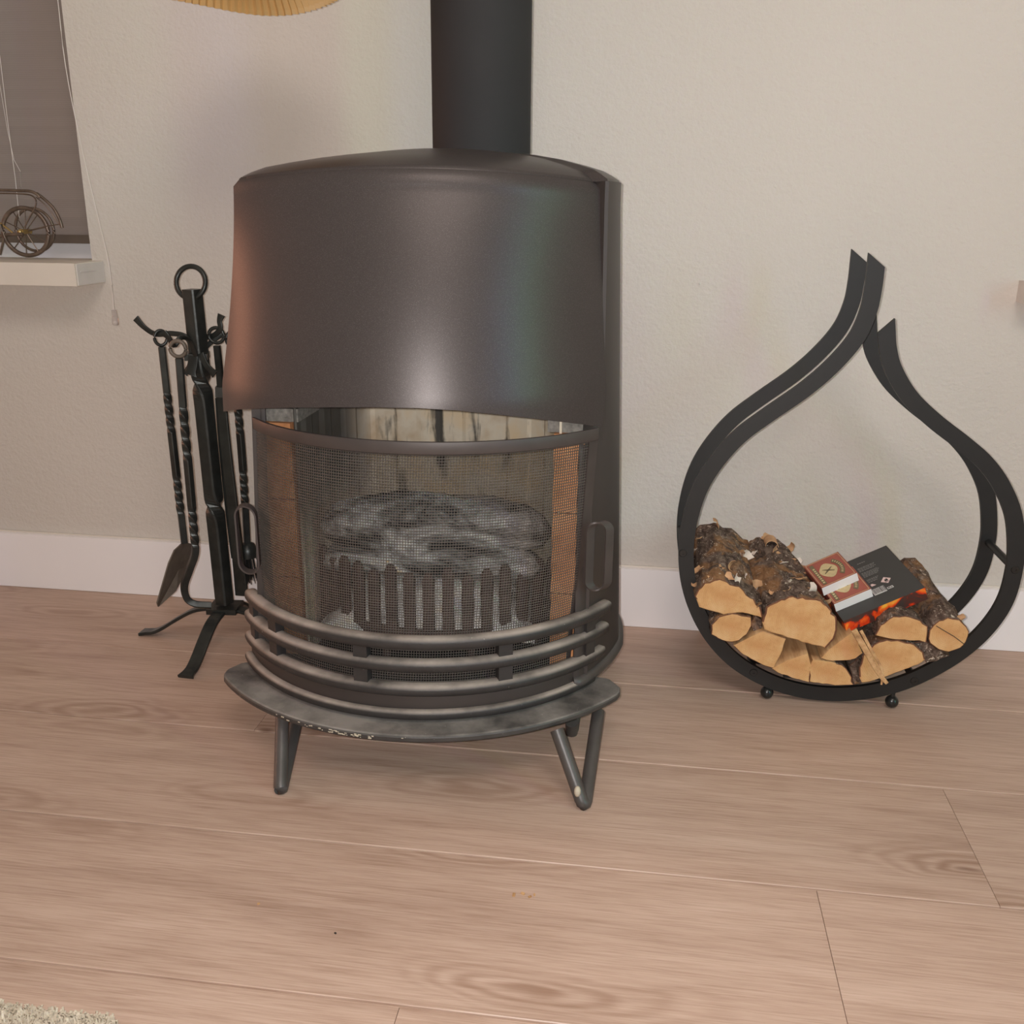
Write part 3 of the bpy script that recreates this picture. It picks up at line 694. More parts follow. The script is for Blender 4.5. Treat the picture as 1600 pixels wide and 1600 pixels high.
def tool_rod(th, pts, sec_a=.0105, twists=((.32, .20), (.74, .20)), name='shaft', n_=200):
    P_ = crom(pts, 12)
    def tw_(t_):
        o_ = 0
        for c_, w__ in twists: o_ += 2 * PI * .9 * max(0, min(1, (t_ - c_ + w__ / 2) / w__))
        return .4 + o_
    b = MB()
    # resample finely
    cum = [0]
    for i in range(1, len(P_)): cum.append(cum[-1] + (P_[i] - P_[i - 1]).length)
    res = []
    for k in range(n_ + 1):
        d_ = cum[-1] * k / n_; i = 1
        while i < len(cum) - 1 and cum[i] < d_: i += 1
        f = (d_ - cum[i - 1]) / max(1e-9, cum[i] - cum[i - 1]); res.append(P_[i - 1].lerp(P_[i], f))
    b.sweep(res, sqsec(sec_a), up=(0.1, 1, 0.05), twist=tw_, smooth=False); return b.build(name, M['wrought'], th)
# shovel
sh = thing('ash_shovel', 'iron ash shovel hanging leftmost on the fire tool stand', 'shovel', (-0.7421, -0.1900, 0.1810), 'fire tools on the stand')
b = MB(); b.tube(ringpath((-0.7487, -0.1870, 0.5176), .0115, .62, tilt=.5), .0026, 8, closed=True); b.build('hanging_ring', M['wrought'], sh)
tool_rod(sh, [(-0.7481, -0.1870, 0.5038), (-0.7469, -0.1870, 0.4051), (-0.7453, -0.1870, 0.2949), (-0.7445, -0.1850, 0.1813)])
b = MB(); quad = [(-0.7480, -0.1800, 0.1816), (-0.7492, -0.1500, 0.1666), (-0.7572, -0.1500, 0.1314), (-0.7626, -0.1950, 0.0987), (-0.7809, -0.2250, 0.0812), (-0.7767, -0.2350, 0.0925), (-0.7602, -0.2150, 0.1554), (-0.7532, -0.2050, 0.1745)]
cq = Vector((0, 0, 0))
for q in quad: cq += Vector(q) / 8
b.add([tuple(cq + Vector((0, .010, -.003)))] + quad, [(0, i + 1, (i + 1) % 8 + 1) for i in range(8)]); b.build('blade', M['wrought_bronze'], sh, solid=.0022)
# poker
pk = thing('fire_poker', 'iron poker with twisted shaft and curled hook end, second on the fire tool stand', 'poker', (-0.7324, -0.2000, 0.0947), 'fire tools on the stand')
b = MB(); b.tube(ringpath((-0.6916, -0.2470, 0.5108), .0118, 1.0, tilt=.1), .0030, 8, closed=True); b.build('hanging_ring', M['wrought_bronze'], pk)
tool_rod(pk, [(-0.6910, -0.2470, 0.4966), (-0.6937, -0.2450, 0.3990), (-0.6954, -0.2430, 0.2971), (-0.6977, -0.2400, 0.2225), (-0.6999, -0.2380, 0.1872), (-0.7137, -0.2360, 0.1551), (-0.7263, -0.2340, 0.1258), (-0.7262, -0.2300, 0.1017), (-0.7142, -0.2250, 0.0903), (-0.6927, -0.2150, 0.0853)], .0108, ((.26, .19), (.60, .15)))
# brush / tongs with flat widening stem
fb = thing('fire_tongs', 'iron tongs with flat widening jaws hanging right of the stand pole', 'tongs', (-0.6721, -0.1500, 0.1366), 'fire tools on the stand')
b = MB(); b.tube(ringpath((-0.6663, -0.1680, 0.5213), .0118, 1.0, tilt=.1), .0028, 8, closed=True); b.build('hanging_ring', M['wrought'], fb)
b = MB(); b.sweep([(-0.6667, -0.1680, 0.5054), (-0.6660, -0.1680, 0.4655), (-0.6662, -0.1680, 0.4391)], sqsec(.0095), up=(0, 1, 0), smooth=False); b.build('shaft', M['wrought'], fb)
b = MB(); b.box((-0.6667, -0.1680, 0.4330), (.0155, .0155, .016), Euler((0, .07, .3)).to_matrix()); b.build('collar', M['wrought'], fb, bevel=.001)
b = MB(); b.sweep(crom([(-0.6667, -0.1680, 0.4330), (-0.6662, -0.1680, 0.3520), (-0.6644, -0.1660, 0.2549), (-0.6623, -0.1640, 0.1561), (-0.6631, -0.1600, 0.0829)], 6), rsec(.0155, .006, .0015), up=(0, 1, 0), scale=lambda t_: (1 + .45 * t_, 1), smooth=False); b.build('jaw', M['wrought'], fb)
b = MB(); b.sweep(crom([(-0.6756, -0.1600, 0.4209), (-0.6777, -0.1570, 0.3383), (-0.6771, -0.1550, 0.2399), (-0.6745, -0.1530, 0.1468)], 6), rsec(.010, .005, .0015), up=(0, 1, 0), smooth=False); b.build('jaw', M['wrought'], fb)
# fourth tool behind the hood edge
br = thing('hearth_brush', 'twisted iron rod of the fire tool mostly hidden behind the stove edge', 'brush', (-0.6561, -0.1400, 0.1338), 'fire tools on the stand')
b = MB(); b.tube(ringpath((-0.6522, -0.1420, 0.5124), .0115, .7, tilt=.4), .0028, 8, closed=True); b.build('hanging_ring', M['wrought'], br)
tool_rod(br, [(-0.6525, -0.1420, 0.4962), (-0.6518, -0.1420, 0.3995), (-0.6517, -0.1420, 0.2924), (-0.6547, -0.1420, 0.1692)], .0105, ((.32, .20), (.70, .20)))
b = MB(); c_ = Vector((-0.6547, -0.1420, 0.1692)); b.lathe([(.004, .004), (.012, 0), (.017, -.010), (.017, -.022)], c_, 16); b.build('brush_cap', M['wrought'], br)
b = MB()
for i in range(70):
    a = random.uniform(0, 6.28); rr_ = .014 * math.sqrt(random.random()); q = c_ + Vector((rr_ * math.cos(a), rr_ * math.sin(a), -.020)); b.tube([q, q + Vector((rr_ * math.cos(a) * .7, rr_ * math.sin(a) * .7, -.045))], .0006, 4)
tag(b.build('bristles', M['black'], br), kind='stuff')

# ---------------------------------------------------------------- log rack
YA, YB = -.234, -.117
hoop = [(0.2910, -0.2340, 0.6441), (0.2909, -0.2340, 0.6168), (0.2879, -0.2340, 0.5857), (0.2761, -0.2340, 0.5505), (0.2506, -0.2340, 0.5142), (0.2158, -0.2340, 0.4786), (0.1681, -0.2340, 0.4399), (0.1331, -0.2340, 0.4091), (0.1046, -0.2340, 0.3719), (0.0842, -0.2340, 0.3323), (0.0725, -0.2340, 0.2859), (0.0690, -0.2340, 0.2380), (0.0749, -0.2340, 0.1877), (0.0912, -0.2340, 0.1401), (0.1169, -0.2340, 0.0967), (0.1530, -0.2340, 0.0599), (0.1999, -0.2340, 0.0334), (0.2496, -0.2340, 0.0190), (0.3008, -0.2340, 0.0162), (0.3513, -0.2340, 0.0242), (0.3955, -0.2340, 0.0406), (0.4336, -0.2340, 0.0638), (0.4669, -0.2340, 0.0914), (0.4929, -0.2340, 0.1211), (0.5120, -0.2340, 0.1529), (0.5236, -0.2340, 0.1856), (0.5276, -0.2340, 0.2212), (0.5259, -0.2340, 0.2598), (0.5145, -0.2340, 0.3113), (0.4920, -0.2340, 0.3539), (0.4655, -0.2340, 0.3856), (0.4333, -0.2340, 0.4114), (0.3915, -0.2340, 0.4412), (0.3556, -0.2340, 0.4728), (0.3302, -0.2340, 0.5088), (0.3193, -0.2340, 0.5371), (0.3149, -0.2340, 0.5601)]
rack = thing('log_rack', 'black teardrop-shaped flat bar log holder on ball feet against the wall', 'log holder', (.30, -.175, 0))
hp_ = crom(hoop, 8)
def hoop_obj(y, dx=0, dz=0):
    b = MB(); n_ = len(hp_); hw = .0112; rows = []
    for i, p in enumerate(hp_):
        a = hp_[max(i - 1, 0)]; c_ = hp_[min(i + 1, n_ - 1)]; t_ = (c_ - a).normalized(); nn = Vector((t_.z, 0, -t_.x))
        po = p + nn * hw; pi_ = p - nn * hw
        if i == 0:   # slanted tip: one side longer
            pi_ = pi_ - t_ * .016 if False else pi_; po = po - t_ * .018 if nn.x < 0 else po; pi_ = pi_ - t_ * .018 if nn.x > 0 else pi_
        if i == n_ - 1:
            po = po + t_ * .016 if nn.x > 0 else po; pi_ = pi_ + t_ * .016 if nn.x < 0 else pi_
        h = .0035; rows.append([Vector((po.x + dx, y - h, po.z + dz)), Vector((po.x + dx, y + h, po.z + dz)), Vector((pi_.x + dx, y + h, pi_.z + dz)), Vector((pi_.x + dx, y - h, pi_.z + dz))])
    b.grid(rows, wrap=True, smooth=False); b.add(rows[0], [(0, 1, 2, 3)]); b.add(rows[-1], [(3, 2, 1, 0)])
    return b.build('hoop', M['black'], rack, bevel=.001)
hoop_obj(YA); hoop_obj(YB)
def rackpt(px, y): return Vector((px[0], y, px[2]))
for q in ((0.0648, -0.2340, 0.2298), (0.5286, -0.2340, 0.2320), (0.1819, -0.2340, 0.0438), (0.4156, -0.2340, 0.0486)):
    b = MB(); b.tube([rackpt(q, YA + .003), rackpt(q, YB - .003)], .0055, 12); b.build('cross_bar', M['black'], rack)
    b = MB(); b.lathe([(.0003, .0004), (.0020, .0004), (.0022, .0010), (.0052, .0010), (.0060, .0)], (0, 0, 0), 16)
    b.v = [(q[0] + v_[0], YA - .0035 - v_[2] * 1.0, q[2] + v_[1]) for v_ in b.v]; b.build('screw_head', M['ball'], rack)
for q in ((0.2421, -0.2340, 0.0389), (0.2987, -0.2340, 0.0370), (0.3536, -0.2340, 0.0447)):
    b = MB(); b.box((q[0], (YA + YB) / 2, q[2]), (.030, YB - YA, .003)); b.build('strap', M['black'], rack, bevel=.0006)
for px, yy in (((1199, 1078), YA), ((1394, 1094), YA), ((1199, 1078), YB), ((1394, 1094), YB)):
    q = Vector((0.2050, -0.2340, 0.0186)) if px[0] == 1199 else Vector((0.3885, -0.2340, 0.0154))
    b = MB(); b.sphere((q.x, yy, .0102), .0098, 18); b.tube([(q.x, yy, .016), (q.x, yy, .034)], .0035, 8); b.build('ball_foot', M['ball'], rack)

# ---------------------------------------------------------------- logs
LY = -.262; LAST = {}
def flake(par, p, size, seed, nrm=None):
    rnd = random.Random(seed); p = Vector(p)
    rot = Euler((rnd.uniform(-.5, .5), rnd.uniform(-.6, .6), rnd.uniform(0, 6.28))).to_matrix()
    if nrm is not None: rot = nrm.to_track_quat('Z', 'Y').to_matrix() @ Euler((rnd.uniform(-.2, .2), rnd.uniform(-.2, .2), rnd.uniform(0, 6.28))).to_matrix()
    b = MB(); rows = []; lim = rnd.uniform(.18, .5)
    for i in range(7):
        a = -.2 + i * lim; row = []
        for j in range(4): row.append(p + rot @ Vector(((j / 3 - .5) * size * (1 - .1 * i) * 1.4 + rnd.uniform(-.06, .06) * size, size * .6 * math.sin(a), size * .6 * (1 - math.cos(a)) + rnd.uniform(-.1, .1) * size * .2)))
        rows.append(row)
    b.grid(rows); b.build('bark_curl', (M['flake'], M['flake'], M['pale_curl'], M['bark'])[seed % 4], par, solid=.0007)
def scatter_curls(par, n_, seed, zmin):
    rnd = random.Random(seed); c_ = LAST['c']; k_ = 0; tries = 0
    while k_ < n_ and tries < 3000:
        tries += 1; s_ = rnd.randrange(0, 14); j = rnd.randrange(len(LAST['kd'])); q = LAST['rows'][s_][j]
        if LAST['kd'][j] != 1 or q.z < zmin: continue
        nrm = Vector((q.x - c_[0], 0, q.z - c_[2])).normalized(); flake(par, q + nrm * .0004, rnd.uniform(.005, .013), seed * 100 + k_, nrm); k_ += 1
def logobj(label, face, pith, back_y, kinds, shrink=.96, shift=(0, 0), seed=1, rough=.0015, fm=0):
    """face: outline of the sawn end in the plane y = LY (world x, z); kinds: side material per outline edge (1 bark, 2 split)"""
    rnd = random.Random(seed); pts = []; kd = []; n_ = len(face)
    for i in range(n_):
        a = Vector(face[i]); c_ = Vector(face[(i + 1) % n_]); L = (c_ - a).length; k_ = max(1, int(L / .006))
        for j in range(k_):
            q = a.lerp(c_, j / k_); ex = rough if kinds[i % len(kinds)] == 1 else rough * .35
            pts.append(Vector((q.x + rnd.uniform(-ex, ex), q.y, q.z + rnd.uniform(-ex, ex)))); kd.append(kinds[i % len(kinds)])
    p0_ = Vector(pith); b = MB(); N_ = 14; rows = []; m_ = len(pts); y0_ = pts[0].y
    ph = [rnd.uniform(0, 6.28) for _ in range(4)]
    for s_ in range(N_ + 1):
        t_ = s_ / N_; row = []
        for j, q in enumerate(pts):
            k_ = 1 + (shrink - 1) * t_
            am = .0022 if kd[j] == 1 else .0006
            wv_ = am * math.sin(9 * t_ + ph[0] + j * .35) + rnd.uniform(-am, am) * .8 if 0 < s_ else 0
            d_ = Vector((q.x - p0_.x, 0, q.z - p0_.z)); dn = d_.normalized() if d_.length > 1e-6 else d_
            v_ = Vector((p0_.x, 0, p0_.z)) + d_ * k_ + dn * wv_ + Vector((shift[0] * t_, 0, shift[1] * t_))
            row.append(Vector((v_.x, y0_ + (back_y - y0_) * t_, v_.z)))
        rows.append(row)
    vs = [v_ for r_ in rows for v_ in r_]
    for s_ in range(N_):
        for j in range(m_):
            b.add([rows[s_][j], rows[s_][(j + 1) % m_], rows[s_ + 1][(j + 1) % m_], rows[s_ + 1][j]], [(0, 1, 2, 3)], kd[j], True)
    LAST['rows'] = rows; LAST['kd'] = kd; LAST['c'] = p0_
    # end faces: ring + centre with slight saw relief
    inn_ = []
    for q in rows[0]:
        d_ = (q - Vector((p0_.x, q.y, p0_.z))); inn_.append(Vector((p0_.x, q.y, p0_.z)) + d_ * .955 + Vector((0, -.0008, 0)))
    for j in range(m_): b.add([rows[0][j], rows[0][(j + 1) % m_], inn_[(j + 1) % m_], inn_[j]], [(3, 2, 1, 0)], 3 if kd[j] == 1 else 0)
    b.add(inn_, [tuple(range(m_))[::-1]], fm)
    b.add(rows[-1], [tuple(range(m_))], 0)
    o_ = b.build('firewood_log', [M['cut'], M['bark'], M['split'], M['bark_rim']], loc=(pith[0], pith[1], pith[2]))
    return tag(o_, label, 'log', 'firewood in the log rack')
def oval(cx_, cz_, rx, rz, y, n_=20, rot=0, a0_=0, a1_=2 * PI):
    o_ = []
    for i in range(n_):
        a = a0_ + (a1_ - a0_) * i / n_; x = rx * math.cos(a); z = rz * math.sin(a); o_.append((cx_ + x * math.cos(rot) - z * math.sin(rot), y, cz_ + x * math.sin(rot) + z * math.cos(rot)))
    return o_
LA = [(0.0856, -0.2620, 0.1660), (0.0874, -0.2620, 0.1823), (0.0967, -0.2620, 0.1940), (0.1110, -0.2620, 0.1999), (0.1294, -0.2620, 0.1991), (0.1483, -0.2620, 0.1903), (0.1658, -0.2620, 0.1764), (0.1781, -0.2620, 0.1600), (0.1849, -0.2620, 0.1443), (0.1717, -0.2620, 0.1484), (0.1550, -0.2620, 0.1513), (0.1277, -0.2620, 0.1464), (0.1069, -0.2620, 0.1521), (0.0918, -0.2620, 0.1562)]
A_ = logobj('large bark-covered firewood log at the upper left of the rack', LA, (0.1305, -0.2620, 0.1720), -.03, [1] * 8 + [2] * 6, 1.06, (.004, .012), seed=2, rough=.0022)
scatter_curls(A_, 12, 3, .145)
LB = [(0.1846, -0.2680, 0.1408), (0.1859, -0.2680, 0.1571), (0.1921, -0.2680, 0.1696), (0.2049, -0.2680, 0.1784), (0.2224, -0.2680, 0.1836), (0.2421, -0.2680, 0.1839), (0.2623, -0.2680, 0.1783), (0.2777, -0.2680, 0.1674), (0.2873, -0.2680, 0.1520), (0.2900, -0.2680, 0.1351), (0.2862, -0.2680, 0.1196), (0.2767, -0.2680, 0.1066), (0.2509, -0.2680, 0.1119), (0.2286, -0.2680, 0.1174), (0.2070, -0.2680, 0.1240), (0.1874, -0.2680, 0.1287)]
B_ = logobj('large round-faced birch log with peeling bark, second from the left on top of the pile', LB, (0.2369, -0.2680, 0.1445), -.03, [1] * 11 + [2] * 5, .86, (-.026, .012), seed=3, rough=.0022)
scatter_curls(B_, 26, 4, .15)
LC = [(0.1133, -0.2620, 0.1145), (0.1132, -0.2620, 0.1289), (0.1206, -0.2620, 0.1428), (0.1350, -0.2620, 0.1479), (0.1535, -0.2620, 0.1472), (0.1675, -0.2620, 0.1441), (0.1695, -0.2620, 0.1309), (0.1641, -0.2620, 0.1182), (0.1538, -0.2620, 0.1071), (0.1421, -0.2620, 0.1020), (0.1288, -0.2620, 0.1052)]
logobj('small round-ended log tucked under the large left log by the rack rim', LC, (0.1412, -0.2620, 0.1268), -.05, [1], .97, (.004, .004), seed=4)
LD = [(0.1462, -0.2620, 0.0971), (0.1568, -0.2620, 0.1042), (0.1761, -0.2620, 0.1180), (0.1875, -0.2620, 0.1240), (0.2205, -0.2620, 0.1140), (0.2154, -0.2620, 0.0888), (0.2064, -0.2620, 0.0651), (0.1854, -0.2620, 0.0719), (0.1602, -0.2620, 0.0846)]
logobj('split log with a four-sided face below the small round log', LD, (0.1852, -0.2620, 0.0969), -.05, [2, 2, 2, 2, 2, 2, 1, 1, 1], .98, (.004, .004), seed=5, rough=.001)
LF = [(0.2047, -0.2620, 0.0639), (0.2255, -0.2620, 0.0792), (0.2536, -0.2620, 0.0928), (0.2601, -0.2620, 0.0735), (0.2591, -0.2620, 0.0461), (0.2336, -0.2620, 0.0515), (0.2125, -0.2620, 0.0593)]
logobj('split log showing a wide brown side, low left of centre in the rack', LF, (0.2396, -0.2620, 0.0667), -.05, [2, 2, 2, 2, 1, 1, 1], 1.0, (-.002, .022), seed=6, rough=.001)
LG = [(0.2575, -0.2620, 0.0712), (0.2619, -0.2620, 0.0830), (0.2802, -0.2620, 0.0824), (0.2968, -0.2620, 0.0805), (0.3103, -0.2620, 0.0733), (0.3191, -0.2620, 0.0594), (0.3240, -0.2620, 0.0472), (0.2978, -0.2620, 0.0451), (0.2600, -0.2620, 0.0462)]
logobj('split log at the very bottom of the pile with bark on its right side', LG, (0.2858, -0.2620, 0.0630), -.05, [2, 2, 2, 1, 1, 1, 2, 1, 1], .98, (0, .004), seed=7, rough=.0015)
LH = [(0.2734, -0.2620, 0.0860), (0.2836, -0.2620, 0.1023), (0.3016, -0.2620, 0.1200), (0.3122, -0.2620, 0.1299), (0.3218, -0.2620, 0.1164), (0.3310, -0.2620, 0.0986), (0.3212, -0.2620, 0.0897), (0.3036, -0.2620, 0.0842), (0.2801, -0.2620, 0.0834)]
logobj('wedge-shaped split log right below the large round-faced log', LH, (0.3070, -0.2620, 0.1030), -.05, [2, 2, 2, 2, 2, 1, 1, 1, 1], .98, (-.004, .012), seed=8, rough=.001)
LK = [(0.3308, -0.2620, 0.0603), (0.3291, -0.2620, 0.0830), (0.3342, -0.2620, 0.1020), (0.3452, -0.2620, 0.1151), (0.3622, -0.2620, 0.1224), (0.3834, -0.2620, 0.1230), (0.4019, -0.2620, 0.1172), (0.4147, -0.2620, 0.1070), (0.4188, -0.2620, 0.0961), (0.4093, -0.2620, 0.0872), (0.3809, -0.2620, 0.0716), (0.3520, -0.2620, 0.0568), (0.3354, -0.2620, 0.0513)]
logobj('half-round log with a flat underside at the lower right of the pile', LK, (0.3712, -0.2620, 0.0925), -.05, [1] * 8 + [2] * 5, .98, (0, .004), seed=9)
LI = [(0.3445, -0.2620, 0.1292), (0.3490, -0.2620, 0.1437), (0.3600, -0.2620, 0.1555), (0.3734, -0.2620, 0.1614), (0.3892, -0.2620, 0.1615), (0.4040, -0.2620, 0.1556), (0.4139, -0.2620, 0.1463), (0.4181, -0.2620, 0.1346), (0.4152, -0.2620, 0.1233), (0.4010, -0.2620, 0.1243), (0.3788, -0.2620, 0.1247), (0.3610, -0.2620, 0.1254)]
logobj('half-round log directly below the right end of the black carton', LI, (0.3797, -0.2620, 0.1388), -.05, [1] * 9 + [2] * 3, .98, (0, .006), seed=10)
LJ = oval(0, 0, 1, 1, 0, 22)
cJ = Vector((0.4450, -0.2620, 0.1365)); eJ = Vector((0.4717, -0.2620, 0.1385)); rJ = (eJ - cJ).length
LJ = oval(cJ.x, cJ.z, rJ, rJ * .98, -.262, 22)
J_ = logobj('round log with a straight crack across its face, rightmost on the pile', LJ, tuple(cJ), -.05, [1], .98, (-.012, .014), seed=11)
# crack in its face and a twig stub
def up_to(root, o_): o_.parent = root; o_.matrix_parent_inverse = Matrix.Translation(root.location).inverted()
b = MB(); b.sweep([(0.4262, -0.2634, 0.1498), (0.4403, -0.2636, 0.1419), (0.4517, -0.2636, 0.1358), (0.4672, -0.2634, 0.1248)], rsec(.0009, .0008, .0002, 2), up=(0, 1, 0)); o_ = b.build('crack', M['print_dark'], J_)
b = MB(); b.tube([(0.4585, -0.2550, 0.1603), (0.4629, -0.2580, 0.1659)], .0045, 9, scale=lambda t_: 1 - .2 * t_); b.build('twig_stub', M['flake'], J_)
# log behind, dark barked piece between
LX = [(0.3158, -0.2500, 0.0761), (0.3325, -0.2500, 0.0899), (0.3386, -0.2500, 0.0841), (0.3374, -0.2500, 0.0463), (0.3251, -0.2500, 0.0411)]
LX = [(0.1752, -0.2500, 0.1424), (0.1849, -0.2500, 0.1369), (0.1891, -0.2500, 0.1197), (0.1775, -0.2500, 0.1137), (0.1708, -0.2500, 0.1277)]
logobj('sliver of barked log squeezed between the two left stacks', LX, (0.1801, -0.2500, 0.1284), -.06, [1], .98, seed=12, fm=1)
LY2 = [(0.3180, -0.2500, 0.0721), (0.3309, -0.2500, 0.0877), (0.3379, -0.2500, 0.0903), (0.3340, -0.2500, 0.0681), (0.3367, -0.2500, 0.0441), (0.3269, -0.2500, 0.0412)]
logobj('dark barked sliver wedged between the bottom split log and the half-round log', LY2, (0.3295, -0.2500, 0.0678), -.06, [1], .98, seed=13, fm=1)
LZ = [(0.4049, -0.2500, 0.1159), (0.4223, -0.2500, 0.1192), (0.4345, -0.2500, 0.1079), (0.4534, -0.2500, 0.0991), (0.4437, -0.2500, 0.0922), (0.4251, -0.2500, 0.0846), (0.4159, -0.2500, 0.1004)]
logobj('low barked piece wedged under the rightmost round log', LZ, (0.4288, -0.2500, 0.1034), -.06, [1], .98, seed=14, fm=1)
# bark curls on the two top logs
def top_of(par, face_px, t_): return Vector(face_px)
rnd_ = random.Random(5)
for i, (px, s_) in enumerate((((1128, 838), .016), ((1090, 892), .016), ((1166, 872), .014), ((1120, 880), .014), ((1145, 855), .016), ((1175, 900), .012))):
    pass
FA = [((0.1217, -0.0450, 0.2048), .018), ((0.0863, -0.2000, 0.1908), .017), ((0.1733, -0.1100, 0.1796), .015), ((0.1372, -0.0900, 0.1955), .016), ((0.1427, -0.2000, 0.1912), .014), ((0.1065, -0.2500, 0.1949), .012), ((0.1490, -0.2400, 0.1917), .012)]
for i, (q, s_) in enumerate(FA): flake(A_, q, s_, 20 + i)
FB = [((0.2110, -0.0400, 0.1879), .020), ((0.2295, -0.0900, 0.1811), .018), ((0.2433, -0.1300, 0.1707), .018), ((0.2303, -0.1700, 0.1725), .016), ((0.2045, -0.1900, 0.1787), .014), ((0.2432, -0.2000, 0.1757), .016), ((0.2518, -0.2400, 0.1811), .013), ((0.2027, -0.0600, 0.1764), .018), ((0.2154, -0.2400, 0.1797), .014)]
for i, (q, s_) in enumerate(FB): flake(B_, q, s_, 40 + i)
b = MB()
for i in range(9):
    a = i * .55
pts = [Vector((0.2128, -0.0600, 0.1905)) + Vector(((.012 - .0012 * a) * math.cos(a), .002 * a * .4, (.012 - .0012 * a) * math.sin(a))) for a in [i * .5 for i in range(12)]]
b.grid([[p - Vector((0, .015, 0)), p + Vector((0, .015, 0))] for p in pts]); b.build('bark_curl', M['flake'], B_, solid=.001)
# kindling splinters
for i, (lab, pts, wd) in enumerate((('long split kindling stick leaning out over the front rim of the rack', [(0.3120, -0.2720, 0.1395), (0.3299, -0.2780, 0.1123), (0.3500, -0.2840, 0.0812), (0.3634, -0.2880, 0.0660)], .0085), ('thin splinter lying beside the long kindling stick', [(0.3227, -0.2680, 0.1375), (0.3394, -0.2760, 0.1101), (0.3560, -0.2800, 0.0828), (0.3563, -0.2860, 0.0623)], .0045))):
    b = MB(); b.sweep(crom(pts, 3), rsec(wd, wd * .45, wd * .08, 2), up=(0, -1, .2), scale=lambda t_: 1.0 - .45 * t_ ** 3, smooth=False); tag(b.build('kindling_stick', M['split']), lab, 'kindling', 'kindling on the log pile')

# ---------------------------------------------------------------- cartons on the logs
BO = Vector((0.301, -0.2508, 0.1425)); BM = Matrix(((0.8954, -0.2713, -0.3531), (0.1746, 0.9434, -0.2820), (0.4097, 0.1908, 0.8921)))
BM4 = Matrix.Translation(BO) @ BM.to_4x4()
def in_box_frame(b, M4):
    b.v = [tuple(M4 @ Vector(v_)) for v_ in b.v]
def boxy(name, mats, par, M4, parts, bevel=0, label=None, cat=None, group=None, at_=None):
    """local coordinates; object carries the rotation"""
    b = MB()
    for c_, d_, mi in parts: b.box(c_, d_, mi=mi)
    o_ = b.build(name, mats, None, bevel=bevel)
    if par is None: o_.matrix_world = M4
    else: o_.parent = par
    if label: tag(o_, label, cat, group)
    return o_
L_, Wb, Tb = .1259, .1205, .0226
b = MB(); b.box((L_ / 2, Wb / 2, -Tb / 2), (L_, Wb, Tb))
carton = b.build('firelighter_carton', [M['box_black'], M['flames']], None, bevel=.0006, weld=False)
for p in carton.data.polygons:
    if abs(p.normal.z) < .5: p.material_index = 1
carton.matrix_world = BM4
tag(carton, 'flat black firelighter carton with orange flame printed sides lying on the logs', 'box')
def pr(name, mat, par, quads, z, t_=.0003, label=None):
    b = MB()
    for q in quads: b.prism(q, z, z + t_)
    o_ = b.build(name, M[mat], None); o_.parent = par
    if label: o_['label'] = label
    return o_
def rect(x0, y0, x1, y1): return [(x0, y0), (x1, y0), (x1, y1), (x0, y1)]
q = []; rn = random.Random(3)
for k, (yy, x0, x1) in enumerate(((.104, .071, .083), (.0935, .066, .093), (.091, .066, .091), (.088, .066, .093), (.0855, .066, .089), (.080, .066, .092), (.0775, .066, .093), (.075, .066, .091), (.0725, .066, .090), (.070, .066, .088), (.062, .066, .084), (.0595, .066, .082), (.056, .066, .080))):
    x = x0
    while x < x1:
        wl = rn.uniform(.0015, .004); q.append(rect(x, yy, min(x1, x + wl), yy + (.0016 if k == 0 else .0011))); x += wl + .0009
pr('small_print', 'print_grey', carton, q, .0001)
def dia(x, y, r_): return [(x - r_, y), (x, y - r_), (x + r_, y), (x, y + r_)]
pr('hazard_diamond', 'print_pink', carton, [dia(.089, .047, .0078)], .0001)
pr('hazard_flame', 'print_dark', carton, [[(.0865, .0445), (.0915, .0445), (.092, .0475), (.0903, .051), (.0895, .048), (.088, .0495), (.0868, .047)], rect(.0862, .0425, .0918, .0434)], .0003)
pr('hazard_diamond', 'print_pink', carton, [[(.066, .0455), (.073, .0455), (.069, .0505), (.066, .050)]], .0001)
pr('barcode_label', 'print_white', carton, [rect(.061, .0245, .0805, .0385)], .0001)
q = []; x = .0622
while x < .0795: wl = rn.choice((.0004, .0004, .0008)); q.append(rect(x, .0265, x + wl, .0378)); x += wl + rn.choice((.0005, .0008))
pr('barcode', 'print_dark', carton, q, .0004)
pr('date_label', 'print_white', carton, [rect(.0825, .0265, .0915, .0310)], .0001)
pr('date_print', 'print_dark', carton, [rect(.0835, .0275, .0850, .0300), rect(.0857, .0275, .0868, .0300), rect(.0876, .0275, .0902, .0288)], .0004)
